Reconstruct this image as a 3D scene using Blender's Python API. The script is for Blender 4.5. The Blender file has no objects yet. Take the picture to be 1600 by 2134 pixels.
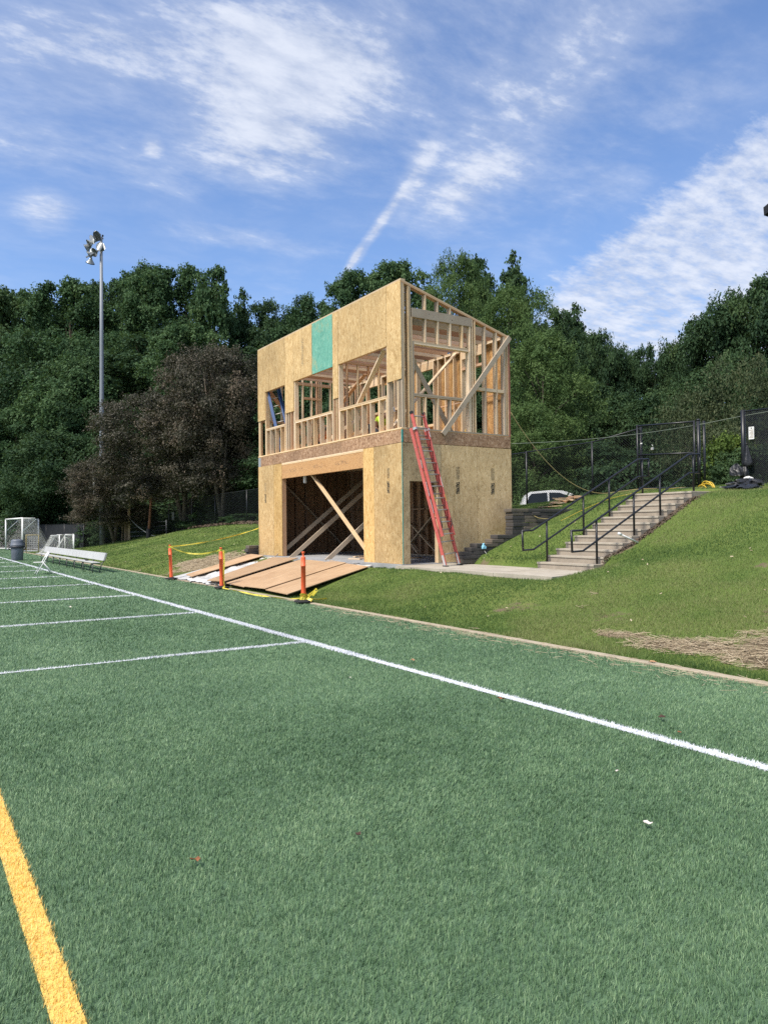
import bpy, math, random
import numpy as np
from mathutils import Vector, Matrix

R = math.radians
scene = bpy.context.scene
COL = scene.collection

# ------------------------------------------------------------------ camera, sky, sun, exposure
EYE = 1.6606
YAW, PITCH, ROLL = R(32.7472), R(1.0294), R(-0.5829)
cam_d = bpy.data.cameras.new('camera')
cam_d.sensor_fit = 'HORIZONTAL'; cam_d.sensor_width = 36.0
cam_d.lens = 36.0 * 1565.15 / 1600.0
cam_d.clip_start = 0.05; cam_d.clip_end = 3000
cam = bpy.data.objects.new('camera', cam_d); COL.objects.link(cam)
fw = Vector((math.sin(YAW)*math.cos(PITCH), math.cos(YAW)*math.cos(PITCH), math.sin(PITCH)))
rt = Vector((math.cos(YAW), -math.sin(YAW), 0)); up = rt.cross(fw)
rt2 = math.cos(ROLL)*rt + math.sin(ROLL)*up; up2 = -math.sin(ROLL)*rt + math.cos(ROLL)*up
M = Matrix((rt2, up2, -fw)).transposed().to_4x4(); M.translation = Vector((0, 0, EYE))
cam.matrix_world = M
scene.camera = cam

SUN_EL, SUN_AZ = 55.0, -101.0            # azimuth clockwise from +Y
sun_dir = Vector((math.sin(R(SUN_AZ))*math.cos(R(SUN_EL)), math.cos(R(SUN_AZ))*math.cos(R(SUN_EL)), math.sin(R(SUN_EL))))
sd = bpy.data.lights.new('sun', 'SUN'); sd.energy = 3.0; sd.angle = R(14); sd.color = (1.0, 0.93, 0.82)
so = bpy.data.objects.new('sun', sd); COL.objects.link(so)
so.rotation_euler = (-sun_dir).to_track_quat('-Z', 'Y').to_euler()

scene.render.engine = 'CYCLES'
scene.view_settings.view_transform = 'Standard'; scene.view_settings.look = 'None'
scene.view_settings.exposure = 0.88; scene.view_settings.gamma = 1.0
scene.view_settings.use_curve_mapping = False
cy = scene.cycles
cy.max_bounces = 6; cy.diffuse_bounces = 2; cy.glossy_bounces = 2; cy.transmission_bounces = 3; cy.transparent_max_bounces = 6
cy.use_denoising = False
cy.sample_clamp_indirect = 4.0

# --- node helper
class NT:
    def __init__(s, tree): s.t = tree; s.n = tree.nodes; s.l = tree.links
    def node(s, typ, **kw):
        n = s.n.new(typ)
        for k, v in kw.items(): setattr(n, k, v)
        return n
    def link(s, a, b): s.l.new(a, b)
    def setin(s, sock, v):
        if isinstance(v, bpy.types.NodeSocket): s.l.new(v, sock)
        elif isinstance(v, (tuple, list)) and sock.type == 'RGBA' and len(v) == 3: sock.default_value = (*v, 1)
        else: sock.default_value = v
    def math(s, op, a, b=0.0, c=None, clamp=False):
        n = s.n.new('ShaderNodeMath'); n.operation = op; n.use_clamp = clamp
        s.setin(n.inputs[0], a); s.setin(n.inputs[1], b)
        if c is not None: s.setin(n.inputs[2], c)
        return n.outputs[0]
    def vmath(s, op, a, b=(0, 0, 0), out=0):
        n = s.n.new('ShaderNodeVectorMath'); n.operation = op
        s.setin(n.inputs[0], a); s.setin(n.inputs[1], b)
        return n.outputs['Value'] if op in ('DOT_PRODUCT', 'LENGTH', 'DISTANCE') else n.outputs[0]
    def remap(s, v, a, b, c=0.0, d=1.0, smooth=True):
        n = s.n.new('ShaderNodeMapRange'); n.clamp = True
        n.interpolation_type = 'SMOOTHSTEP' if smooth else 'LINEAR'
        s.setin(n.inputs[0], v)
        for i, x in enumerate((a, b, c, d)): n.inputs[1+i].default_value = x
        return n.outputs[0]
    def noise(s, vec, scale, detail=4.0, rough=0.55, dist=0.0, col=False):
        n = s.n.new('ShaderNodeTexNoise')
        if vec is not None: s.l.new(vec, n.inputs['Vector'])
        n.inputs['Scale'].default_value = scale; n.inputs['Detail'].default_value = detail
        n.inputs['Roughness'].default_value = rough; n.inputs['Distortion'].default_value = dist
        return n.outputs['Color' if col else 'Fac']
    def vor(s, vec, scale, feature='F1', rnd=1.0):
        n = s.n.new('ShaderNodeTexVoronoi'); n.feature = feature
        s.l.new(vec, n.inputs['Vector']); n.inputs['Scale'].default_value = scale; n.inputs['Randomness'].default_value = rnd
        return n
    def mapping(s, vec, scale=(1, 1, 1), rot=(0, 0, 0), loc=(0, 0, 0)):
        n = s.n.new('ShaderNodeMapping'); s.l.new(vec, n.inputs['Vector'])
        n.inputs['Scale'].default_value = scale; n.inputs['Rotation'].default_value = rot; n.inputs['Location'].default_value = loc
        return n.outputs[0]
    def ramp(s, fac, stops):
        n = s.n.new('ShaderNodeValToRGB'); cr = n.color_ramp
        while len(cr.elements) < len(stops): cr.elements.new(0.5)
        for e, (p, c) in zip(cr.elements, stops): e.position = p; e.color = (*c, 1)
        s.l.new(fac, n.inputs[0]); return n.outputs[0]
    def mix(s, f, a, b, mode='MIX'):
        n = s.n.new('ShaderNodeMix'); n.data_type = 'RGBA'; n.blend_type = mode
        s.setin(n.inputs[0], f); s.setin(n.inputs[6], a); s.setin(n.inputs[7], b)
        return n.outputs[2]

# --- world: physical sky with cirrus, a contrail and an altocumulus bank
world = bpy.data.worlds.new('World'); scene.world = world; world.use_nodes = True
W = NT(world.node_tree); W.n.clear()
w_out = W.node('ShaderNodeOutputWorld'); w_bg = W.node('ShaderNodeBackground')
W.link(w_bg.outputs[0], w_out.inputs[0])
w_bg.inputs['Strength'].default_value = 0.090
sky = W.node('ShaderNodeTexSky', sky_type='NISHITA'); sky.sun_disc = False
sky.sun_elevation = R(SUN_EL); sky.sun_rotation = R(SUN_AZ); sky.air_density = 1.15; sky.dust_density = 0.6; sky.ozone_density = 2.4
blue = W.mix(1.0, sky.outputs[0], (0.88, 0.98, 1.18), 'MULTIPLY')
tc = W.node('ShaderNodeTexCoord'); dirv = W.vmath('NORMALIZE', tc.outputs['Generated'])
sep = W.node('ShaderNodeSeparateXYZ'); W.link(dirv, sep.inputs[0])
zc = W.math('ADD', W.math('MAXIMUM', sep.outputs[2], 0.0), 0.12)
cmb = W.node('ShaderNodeCombineXYZ')
W.link(W.math('DIVIDE', sep.outputs[0], zc), cmb.inputs[0]); W.link(W.math('DIVIDE', sep.outputs[1], zc), cmb.inputs[1])
plane = cmb.outputs[0]
def sky_dir(u, v):                       # a bearing in the sky
    d = fw + rt2*((u-800)/1565.15) + up2*((1067-v)/1565.15)
    return d.normalized()
def patch(u, v, half_w, half_h, ang, power=1.0):
    """soft elliptical region of the sky round a bearing, half sizes in degrees, long axis turned by ang"""
    c = sky_dir(u, v); e1 = Vector((0, 0, 1)).cross(c).normalized() * -1.0; e2 = e1.cross(c) * 1.0
    if e2.z < 0: e2 = -e2
    a = R(ang); p1 = math.cos(a)*e1 + math.sin(a)*e2; p2 = -math.sin(a)*e1 + math.cos(a)*e2
    d = W.vmath('SUBTRACT', dirv, tuple(c))
    x = W.math('DIVIDE', W.vmath('DOT_PRODUCT', d, tuple(p1)), math.sin(R(half_w)))
    y = W.math('DIVIDE', W.vmath('DOT_PRODUCT', d, tuple(p2)), math.sin(R(half_h)))
    r = W.math('SQRT', W.math('ADD', W.math('MULTIPLY', x, x), W.math('MULTIPLY', y, y)))
    return W.math('MULTIPLY', W.remap(r, 1.0, 0.1), power)
wn = W.node('ShaderNodeVectorMath', operation='SCALE'); W.link(W.noise(plane, 1.3, 3, 0.5, col=True), wn.inputs[0]); wn.inputs['Scale'].default_value = 0.55
warp = W.vmath('ADD', plane, wn.outputs[0])
streak = W.noise(W.mapping(warp, (1.2, 3.4, 1), (0, 0, R(52))), 1.7, 9, 0.62)
fluff = W.noise(warp, 3.2, 9, 0.62)
fine = W.noise(W.mapping(plane, (1, 1.9, 1), (0, 0, R(18))), 9.0, 8, 0.62)
def madd(*xs):
    o = xs[0]
    for x in xs[1:]: o = W.math('ADD', o, x)
    return o
m_cirrus = madd(patch(330, 110, 21, 10, 14, 0.60), patch(640, 190, 12, 9, 28, 0.58), patch(560, 340, 8, 4, -4, 0.42), patch(60, 80, 12, 8, 0, 0.35),
                patch(1050, 260, 19, 7, 42, 0.40), patch(96, 446, 3.2, 2.2, 8, 0.62), patch(330, 375, 4, 1.3, -14, 0.36), patch(520, 500, 12, 1.3, -5, 0.45),
                patch(775, 490, 5.8, 0.62, 54, 0.72), patch(865, 370, 4.8, 1.3, 60, 0.46), patch(735, 540, 2.6, .5, 60, .45), patch(960, 400, 6, 2.2, 30, .30), patch(1250, 130, 20, 9, 38, 0.30), patch(900, 60, 14, 7, 30, .25), patch(1330, 330, 14, 4, 34, .25), patch(318, 305, 1.0, 0.9, 0, 0.45),
                patch(640, 600, 18, 3, 0, 0.18), patch(30, 290, 6, 3, 20, 0.2))
fine2 = W.noise(W.mapping(plane, (1, 1.6, 1), (0, 0, R(-12))), 24.0, 6, 0.6)
def cen(x, k): return W.math('MULTIPLY', W.math('SUBTRACT', x, 0.5), k)
cirrus_tex = madd(cen(streak, 1.3), cen(fluff, 1.5), cen(fine, 1.1), cen(fine2, 0.7))
c1 = W.remap(madd(cirrus_tex, W.math('MULTIPLY', m_cirrus, 1.25), -0.42), 0.0, 0.95)
m_bank = W.math('MINIMUM', madd(patch(1560, 480, 23, 10, 24, 0.85), patch(1400, 640, 18, 8, 8, 0.85), patch(1640, 330, 9, 4, 25, 0.35), patch(1900, 560, 22, 14, 0, 0.9)), 1.0)
bank_tex = madd(cen(fine, 1.3), cen(fluff, 1.1), cen(streak, 0.6), cen(fine2, 0.9))
veil = W.math('MULTIPLY', W.remap(madd(W.math('MULTIPLY', m_cirrus, 1.2), W.math('MULTIPLY', cirrus_tex, .45), -0.12), 0.0, 0.9), 0.42)
thin = W.math('MULTIPLY', W.remap(madd(W.math('MULTIPLY', fluff, 1.0), W.math('MULTIPLY', streak, .8)), .62, 1.25), 0.20)
c2 = W.remap(madd(bank_tex, W.math('MULTIPLY', m_bank, 1.30), -0.46), 0.0, 1.10)
# broken cirrus goes on round the unseen sky, thickened there for whiter fill light
away = W.remap(W.vmath('DOT_PRODUCT', dirv, tuple(fw)), 0.62, 0.35)
c3 = W.math('MULTIPLY', W.math('MULTIPLY', W.remap(cirrus_tex, -0.45, 0.25), away), 0.9)
cov = W.math('MINIMUM', W.math('MAXIMUM', W.math('MAXIMUM', W.math('MAXIMUM', W.math('ADD', c1, W.math('MULTIPLY', thin, W.math('SUBTRACT', 1.0, c1, clamp=True))), W.math('ADD', veil, thin)), c2), c3), 1.0)
cov = W.math('MULTIPLY', cov, W.remap(sep.outputs[2], -0.02, 0.08))
shade = W.remap(madd(W.math('MULTIPLY', fine, 0.7), W.math('MULTIPLY', fluff, 0.5)), 0.40, 0.78)
cloud = W.mix(shade, (3.1, 3.6, 4.75), (5.1, 5.4, 6.1))
skycol = W.mix(W.math('MULTIPLY', cov, 0.9), blue, cloud)
W.link(skycol, w_bg.inputs['Color'])

# ------------------------------------------------------------------ materials
MATS = {}
def new_mat(name):
    m = bpy.data.materials.new(name); m.use_nodes = True
    t = NT(m.node_tree); b = t.n['Principled BSDF']; MATS[name] = m
    return m, t, b
def obj_vec(t): return t.node('ShaderNodeTexCoord').outputs['Object']
def obj_rand(t): return t.node('ShaderNodeObjectInfo').outputs['Random']
def bump(t, b, h, strength=0.3, dist=0.01):
    n = t.node('ShaderNodeBump'); n.inputs['Strength'].default_value = strength; n.inputs['Distance'].default_value = dist
    t.link(h, n.inputs['Height']); t.link(n.outputs[0], b.inputs['Normal'])
def simple(name, col, rough=0.6, metal=0.0, var=0.12, scale=6.0, spec=0.4, bmp=0.0, dirt=None):
    m, t, b = new_mat(name); v = obj_vec(t)
    n = t.noise(v, scale, 5, 0.6)
    lo = tuple(c*(1-var) for c in col); hi = tuple(min(1, c*(1+var)) for c in col)
    c = t.ramp(n, [(0.3, lo), (0.7, hi)])
    if dirt: c = t.mix(t.remap(t.noise(v, scale*0.35, 6, 0.65), 0.52, 0.72), c, dirt)
    t.link(c, b.inputs['Base Color'])
    b.inputs['Roughness'].default_value = rough; b.inputs['Metallic'].default_value = metal
    b.inputs['Specular IOR Level'].default_value = spec
    if bmp: bump(t, b, t.noise(v, scale*6, 4, 0.6), bmp)
    return m
def osb(name, base, dark, light, stretch=(26, 26, 6.5), speck=0.6, rough=0.75, contrast=1.0, tint=0.10):
    m, t, b = new_mat(name)
    g = t.node('ShaderNodeNewGeometry').outputs['Position']
    rnd = obj_rand(t)
    sh = t.node('ShaderNodeCombineXYZ'); 
    for i in range(3): t.link(t.math('MULTIPLY', rnd, 17.0+9*i), sh.inputs[i])
    v = t.vmath('ADD', g, sh.outputs[0])
    wv = t.node('ShaderNodeVectorMath', operation='SCALE'); t.link(t.noise(v, 7, 2, 0.5, col=True), wv.inputs[0]); wv.inputs['Scale'].default_value = 0.16
    v2 = t.vmath('ADD', v, wv.outputs[0])
    a = t.vor(t.mapping(v2, stretch), 1.0); c2 = t.vor(t.mapping(v2, tuple(s*2.1 for s in stretch), (0.25, 0.25, 0)), 1.0)
    f1 = t.node('ShaderNodeSeparateXYZ'); t.link(a.outputs['Color'], f1.inputs[0])
    f2 = t.node('ShaderNodeSeparateXYZ'); t.link(c2.outputs['Color'], f2.inputs[0])
    f = t.math('ADD', t.math('MULTIPLY', f1.outputs[0], 0.55), t.math('MULTIPLY', f2.outputs[1], 0.45))
    col = t.ramp(f, [(0.12, dark), (0.42, base), (0.62, base), (0.9, light)])
    d = t.noise(t.mapping(v, (46, 46, 11)), 1.0, 3, 0.6)
    col = t.mix(t.math('MULTIPLY', t.remap(d, 0.66, 0.74), speck), col, tuple(c*0.35 for c in dark))
    big = t.noise(v, 0.9, 4, 0.6)
    hs = t.node('ShaderNodeHueSaturation'); t.link(col, hs.inputs['Color'])
    t.link(t.math('ADD', t.remap(big, 0.3, 0.7, 1-tint, 1+tint), t.math('MULTIPLY', t.math('SUBTRACT', rnd, 0.5), 0.24)), hs.inputs['Value'])
    hs.inputs['Saturation'].default_value = contrast
    t.link(hs.outputs[0], b.inputs['Base Color'])
    b.inputs['Roughness'].default_value = rough; b.inputs['Specular IOR Level'].default_value = 0.25
    bump(t, b, f, 0.25, 0.004)
    return m
def lumber(name, base, warm, dark, knots=True, tint=0.22, rough=0.7):
    m, t, b = new_mat(name)
    g = t.node('ShaderNodeNewGeometry').outputs['Position']; rnd = obj_rand(t)
    v = t.vmath('ADD', g, t.vmath('MULTIPLY', (1, 1, 1), (1, 1, 1)))
    sh = t.node('ShaderNodeCombineXYZ')
    for i in range(3): t.link(t.math('MULTIPLY', rnd, 31.0+11*i), sh.inputs[i])
    v = t.vmath('ADD', g, sh.outputs[0])
    n = t.noise(v, 3.0, 5, 0.6); gr = t.noise(v, 22.0, 3, 0.6, 1.5)
    col = t.ramp(t.math('ADD', t.math('MULTIPLY', n, 0.6), t.math('MULTIPLY', gr, 0.4)), [(0.3, warm), (0.55, base), (0.75, tuple(min(1, c*1.12) for c in base))])
    if knots:
        k = t.vor(v, 4.2)
        col = t.mix(t.remap(k.outputs['Distance'], 0.085, 0.05), col, dark)
    col = t.mix(t.math('MULTIPLY', t.remap(t.noise(v, 1.4, 4, 0.6), 0.55, 0.75), 0.35), col, tuple(c*0.72 for c in base))
    hs = t.node('ShaderNodeHueSaturation'); t.link(col, hs.inputs['Color'])
    t.link(t.remap(rnd, 0, 1, 1-tint, 1+tint*0.6, False), hs.inputs['Value'])
    t.link(t.remap(t.math('FRACT', t.math('MULTIPLY', rnd, 7.3)), 0, 1, 0.85, 1.15, False), hs.inputs['Saturation'])
    t.link(hs.outputs[0], b.inputs['Base Color']); b.inputs['Roughness'].default_value = rough
    b.inputs['Specular IOR Level'].default_value = 0.3
    return m

osb('osb_front', (0.535, 0.362, 0.172), (0.385, 0.24, 0.10), (0.665, 0.49, 0.262), speck=.5, tint=.12)
osb('osb_orange', (0.60, 0.385, 0.155), (0.42, 0.25, 0.085), (0.72, 0.50, 0.23), speck=.7)
osb('osb_side', (0.60, 0.425, 0.225), (0.44, 0.295, 0.14), (0.72, 0.54, 0.31), speck=.5, tint=.14)  # same board as the front, lightened to make up for weak light on this wall
osb('osb_stained', (0.47, 0.355, 0.205), (0.31, 0.225, 0.125), (0.59, 0.465, 0.285), speck=.6, tint=.22)
osb('osb_rim', (0.36, 0.215, 0.125), (0.20, 0.105, 0.06), (0.52, 0.35, 0.23), (20, 20, 20), 0.5)
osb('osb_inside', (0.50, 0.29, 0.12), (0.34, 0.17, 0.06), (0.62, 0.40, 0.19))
osb('osb_shaded', (0.27, 0.155, 0.085), (0.17, 0.09, 0.05), (0.37, 0.23, 0.13))  # ordinary board darkened: the garage's shade is put into the colour
def osb_teal():
    m = osb('osb_teal', (0.14, 0.36, 0.28), (0.09, 0.27, 0.21), (0.22, 0.44, 0.34))
    t = NT(m.node_tree); b = t.n['Principled BSDF']; old = b.inputs['Base Color'].links[0].from_socket
    g = t.node('ShaderNodeNewGeometry').outputs['Position']
    worn = t.remap(t.math('ADD', t.noise(g, 2.2, 4, 0.6), t.math('MULTIPLY', t.noise(g, 14, 3, 0.6), 0.35)), 0.72, 0.92)
    t.link(t.mix(t.math('MULTIPLY', worn, 0.6), old, (0.42, 0.40, 0.21)), b.inputs['Base Color'])
osb_teal()
lumber('lumber', (0.73, 0.555, 0.365), (0.64, 0.43, 0.26), (0.20, 0.10, 0.05))
lumber('lumber_pink', (0.62, 0.405, 0.265), (0.54, 0.31, 0.19), (0.18, 0.08, 0.045))
lumber('lumber_grey', (0.50, 0.395, 0.28), (0.42, 0.30, 0.20), (0.15, 0.09, 0.05))
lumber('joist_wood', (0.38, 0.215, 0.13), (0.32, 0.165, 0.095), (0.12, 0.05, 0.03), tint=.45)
lumber('lumber_shaded', (0.33, 0.21, 0.13), (0.27, 0.155, 0.09), (0.12, 0.06, 0.035))  # garage framing timber, its colour lowered to stand in for interior shade
def ply():
    m, t, b = new_mat('ply_ramp'); g = t.node('ShaderNodeNewGeometry').outputs['Position']; rnd = obj_rand(t)
    v = t.mapping(g, (1, 1, 1), (0, 0, R(-22)))
    gr = t.noise(t.mapping(v, (1.2, 26, 4)), 1.0, 5, 0.65, 0.6); bl = t.noise(v, 1.3, 6, 0.7)
    col = t.ramp(t.math('ADD', t.math('MULTIPLY', gr, .6), t.math('MULTIPLY', bl, .4)), [(.3, (.29, .17, .09)), (.5, (.44, .29, .165)), (.72, (.54, .385, .245))])
    col = t.mix(t.math('MULTIPLY', t.remap(t.noise(t.mapping(v, (3, 40, 4)), 1.0, 4, .7), .60, .70), .55), col, (.22, .125, .065))
    col = t.mix(t.math('MULTIPLY', t.remap(t.noise(g, 2.6, 6, .75), .55, .75), .45), col, (.30, .22, .145))
    hs = t.node('ShaderNodeHueSaturation'); t.link(col, hs.inputs['Color']); t.link(t.remap(rnd, 0, 1, .82, 1.12, False), hs.inputs['Value'])
    t.link(hs.outputs[0], b.inputs['Base Color']); b.inputs['Roughness'].default_value = .75
ply()

def lvl():
    m, t, b = new_mat('lvl_beam')
    g = t.node('ShaderNodeNewGeometry').outputs['Position']
    w = t.noise(t.mapping(g, (1, 1.6, 6.5)), 1.6, 5, 0.6, 1.2)
    rings = t.math('FRACT', t.math('MULTIPLY', w, 9.0))
    col = t.ramp(rings, [(0.0, (0.36, 0.175, 0.062)), (0.35, (0.56, 0.315, 0.13)), (0.8, (0.60, 0.345, 0.15)), (1.0, (0.40, 0.20, 0.075))])
    s = t.node('ShaderNodeSeparateXYZ'); t.link(g, s.inputs[0])
    band = t.math('MULTIPLY', t.remap(s.outputs[2], 3.40, 3.45), t.remap(s.outputs[2], 3.57, 3.52))
    ink = t.math('MULTIPLY', t.remap(t.noise(t.mapping(g, (1, 14, 40)), 1.0, 3, 0.7), 0.52, 0.60), t.remap(t.noise(t.mapping(g, (0, 1, 0)), 1.3, 2, 0.5), 0.45, 0.55))
    col = t.mix(t.math('MULTIPLY', t.math('MULTIPLY', band, ink), 0.75), col, (0.10, 0.06, 0.04))
    t.link(col, b.inputs['Base Color']); b.inputs['Roughness'].default_value = 0.6
lvl()

def concrete(name, col, stain, sc=1.0):
    m, t, b = new_mat(name); g = t.node('ShaderNodeNewGeometry').outputs['Position']
    n = t.noise(g, 2.2*sc, 8, 0.68); f = t.noise(g, 60, 4, 0.7)
    c = t.ramp(n, [(0.3, tuple(x*0.78 for x in col)), (0.55, col), (0.75, tuple(x*1.12 for x in col))])
    c = t.mix(t.math('MULTIPLY', t.remap(t.noise(g, 0.9*sc, 6, 0.7), 0.5, 0.68), 0.55), c, stain)
    c = t.mix(t.math('MULTIPLY', t.remap(f, 0.58, 0.72), 0.4), c, tuple(x*0.5 for x in col))
    t.link(c, b.inputs['Base Color']); b.inputs['Roughness'].default_value = 0.9; b.inputs['Specular IOR Level'].default_value = 0.2
    bump(t, b, f, 0.35, 0.004)
concrete('concrete_walk', (0.43, 0.385, 0.315), (0.30, 0.26, 0.20))
concrete('concrete_stair', (0.35, 0.30, 0.24), (0.24, 0.20, 0.15), 1.5)
concrete('concrete_slab', (0.36, 0.36, 0.36), (0.26, 0.26, 0.27))
concrete('concrete_kerb', (0.40, 0.34, 0.255), (0.30, 0.23, 0.15), 2.0)
concrete('block_dark', (0.085, 0.078, 0.074), (0.045, 0.043, 0.043), 1.6)
concrete('block_brown', (0.155, 0.13, 0.105), (0.09, 0.08, 0.07), 1.6)
simple('rust_stain', (0.30, 0.15, 0.05), 0.95, var=0.3, scale=10)

simple('black_metal', (0.012, 0.013, 0.017), 0.38, 0.0, 0.25, 12, 0.5)
simple('black_wire', (0.016, 0.018, 0.022), 0.5, 0.0, 0.2, 12, 0.5)
simple('windscreen', (0.013, 0.016, 0.020), 0.8, 0, 0.25, 3)
simple('galvanized', (0.22, 0.24, 0.27), 0.55, 0.1, 0.10, 4, 0.5)
simple('aluminium', (0.62, 0.61, 0.60), 0.42, 0.55, 0.08, 8, 0.5)
simple('bench_white', (0.50, 0.495, 0.48), 0.45, 0.15, 0.10, 5, 0.4, dirt=(0.38, 0.37, 0.345))
simple('white_paint', (0.78, 0.78, 0.77), 0.4, 0, 0.06, 5)
simple('white_plastic', (0.72, 0.72, 0.70), 0.4, 0, 0.06, 5)
simple('net_white', (0.62, 0.62, 0.60), 0.8, 0, 0.1, 5)
simple('orange_plastic', (0.86, 0.135, 0.045), 0.5, 0, 0.10, 9, 0.45, dirt=(0.70, 0.12, 0.05))
simple('red_fibreglass', (0.53, 0.115, 0.095), 0.42, 0, 0.16, 6, 0.5, dirt=(0.46, 0.11, 0.10))
simple('ladder_rung', (0.42, 0.40, 0.36), 0.45, 0.4, 0.12, 12)
simple('blue_fibreglass', (0.010, 0.058, 0.19), 0.45, 0, 0.15, 6, 0.5)
simple('rubber_black', (0.018, 0.018, 0.020), 0.75, 0, 0.3, 8)
simple('bin_grey', (0.125, 0.14, 0.175), 0.5, 0, 0.12, 4, 0.4)
simple('bin_dark', (0.03, 0.033, 0.045), 0.55, 0, 0.12, 4, 0.4)
simple('ink', (0.022, 0.02, 0.02), 0.8, 0, 0.4, 40)
simple('ink_faint', (0.30, 0.235, 0.15), 0.8, 0, 0.3, 40)
simple('teal_tape', (0.045, 0.25, 0.22), 0.45, 0, 0.15, 12)
simple('grey_flashing', (0.33, 0.345, 0.36), 0.45, 0.2, 0.1, 10)
simple('red_edge', (0.33, 0.125, 0.085), 0.8, 0, 0.2, 8)
simple('hose_yellow', (0.62, 0.42, 0.045), 0.45, 0, 0.12, 10)
simple('cord_tan', (0.42, 0.33, 0.15), 0.5, 0, 0.12, 10)
simple('cord_grey', (0.42, 0.42, 0.40), 0.55, 0, 0.12, 10)
simple('rope_green', (0.16, 0.19, 0.15), 0.6, 0, 0.15, 10)
simple('wood_pole', (0.20, 0.145, 0.09), 0.85, 0, 0.3, 5, 0.2)
simple('wood_pole_red', (0.27, 0.125, 0.075), 0.85, 0, 0.25, 5, 0.2)
simple('car_paint', (0.74, 0.75, 0.76), 0.22, 0.0, 0.03, 2, 0.6)
simple('car_glass', (0.012, 0.016, 0.02), 0.12, 0.0, 0.1, 2, 0.35)
simple('car_dark', (0.02, 0.02, 0.023), 0.5, 0, 0.1, 4)
simple('windshield', (0.20, 0.27, 0.36), 0.04, 0.75, 0.05, 2, 1.0)
simple('hivis_lime', (0.47, 0.66, 0.06), 0.8, 0, 0.15, 9, 0.2)
simple('skin', (0.19, 0.095, 0.06), 0.55, 0, 0.1, 9)
simple('skin_tan', (0.45, 0.22, 0.13), 0.55, 0, 0.1, 9)
simple('orange_cloth', (0.62, 0.25, 0.10), 0.85, 0, 0.12, 9)
simple('dark_cloth', (0.02, 0.022, 0.03), 0.85, 0, 0.3, 9)
simple('navy_cloth', (0.015, 0.02, 0.085), 0.8, 0, 0.3, 9)
simple('hair_dark', (0.02, 0.015, 0.012), 0.6)
simple('sky_rag', (0.30, 0.62, 0.80), 0.7, 0, 0.1, 12)
simple('leaf_mulch', (0.10, 0.072, 0.05), 0.85, 0, 0.5, 4)
simple('bench_leg', (0.13, 0.135, 0.13), 0.5, 0.2, 0.1, 8)
simple('leaf_brown', (0.22, 0.085, 0.035), 0.7, 0, 0.35, 30)
simple('leaf_tan', (0.42, 0.24, 0.13), 0.7, 0, 0.3, 30)
simple('leaf_pale', (0.66, 0.58, 0.52), 0.7, 0, 0.15, 30)
simple('leaf_black', (0.055, 0.028, 0.02), 0.8, 0, 0.4, 30)
simple('stick_wood', (0.50, 0.37, 0.23), 0.8, 0, 0.2, 12)
simple('bare_twig', (0.17, 0.145, 0.12), 0.9, 0, 0.25, 8, 0.15)
simple('bark', (0.085, 0.07, 0.055), 0.95, 0, 0.35, 3.5, 0.15, bmp=0.6)
simple('bark_grey', (0.16, 0.135, 0.11), 0.95, 0, 0.3, 3.5, 0.15, bmp=0.6)
simple('lamp_housing', (0.30, 0.32, 0.33), 0.4, 0.4, 0.1, 8)
simple('lamp_inside', (0.10, 0.115, 0.11), 0.35, 0.2, 0.08, 8)
simple('lamp_glass', (0.30, 0.31, 0.28), 0.25, 0.1, 0.08, 8)
simple('box_grey', (0.25, 0.26, 0.27), 0.5, 0.1, 0.1, 8)
simple('plastic_sheet', (0.62, 0.62, 0.61), 0.32, 0, 0.14, 9, 0.5, dirt=(0.42, 0.40, 0.36))
def black_bag():
    m, t, b = new_mat('black_bag'); v = obj_vec(t)
    b.inputs['Base Color'].default_value = (0.016, 0.017, 0.020, 1); b.inputs['Roughness'].default_value = 0.42
    bump(t, b, t.noise(v, 9, 3, 0.5, 1.0), 0.5, 0.03)
black_bag()
def tape_mat():
    m, t, b = new_mat('caution_tape'); uv = t.node('ShaderNodeUVMap').outputs[0]
    s = t.node('ShaderNodeSeparateXYZ'); t.link(uv, s.inputs[0])
    mid = t.math('MULTIPLY', t.remap(s.outputs[1], 0.2, 0.28), t.remap(s.outputs[1], 0.80, 0.72))
    bars = t.math('GREATER_THAN', t.noise(t.mapping(uv, (34, 1.5, 1)), 1.0, 1, 0.5), 0.56)
    word = t.math('LESS_THAN', t.math('FRACT', t.math('MULTIPLY', s.outputs[0], 1.6)), 0.62)
    c = t.mix(t.math('MULTIPLY', t.math('MULTIPLY', mid, bars), word), (0.66, 0.55, 0.06), (0.03, 0.03, 0.02))
    t.link(c, b.inputs['Base Color']); b.inputs['Roughness'].default_value = 0.4
tape_mat()
def foliage(name, dark, mid, light, rough=0.62, spec=0.14, trans=0.25, vary=0.3):
    m, t, b = new_mat(name)
    at = t.node('ShaderNodeAttribute'); at.attribute_name = 'tint'
    rnd = obj_rand(t)
    f = t.math('ADD', at.outputs['Fac'], t.math('MULTIPLY', t.math('SUBTRACT', rnd, 0.5), vary), clamp=True)
    c = t.ramp(f, [(0.0, dark), (0.5, mid), (1.0, light)])
    t.link(c, b.inputs['Base Color']); b.inputs['Roughness'].default_value = rough; b.inputs['Specular IOR Level'].default_value = spec
    tr = t.node('ShaderNodeBsdfTranslucent'); t.link(t.mix(0.35, c, (0.09, 0.13, 0.012)), tr.inputs['Color'])
    ms = t.node('ShaderNodeMixShader'); ms.inputs[0].default_value = trans
    t.link(b.outputs[0], ms.inputs[1]); t.link(tr.outputs[0], ms.inputs[2])
    t.link(ms.outputs[0], t.n['Material Output'].inputs['Surface'])
    return m
foliage('leaves_oak', (0.029, 0.063, 0.030), (0.061, 0.121, 0.050), (0.109, 0.179, 0.072), vary=.45, trans=.32)
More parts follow.
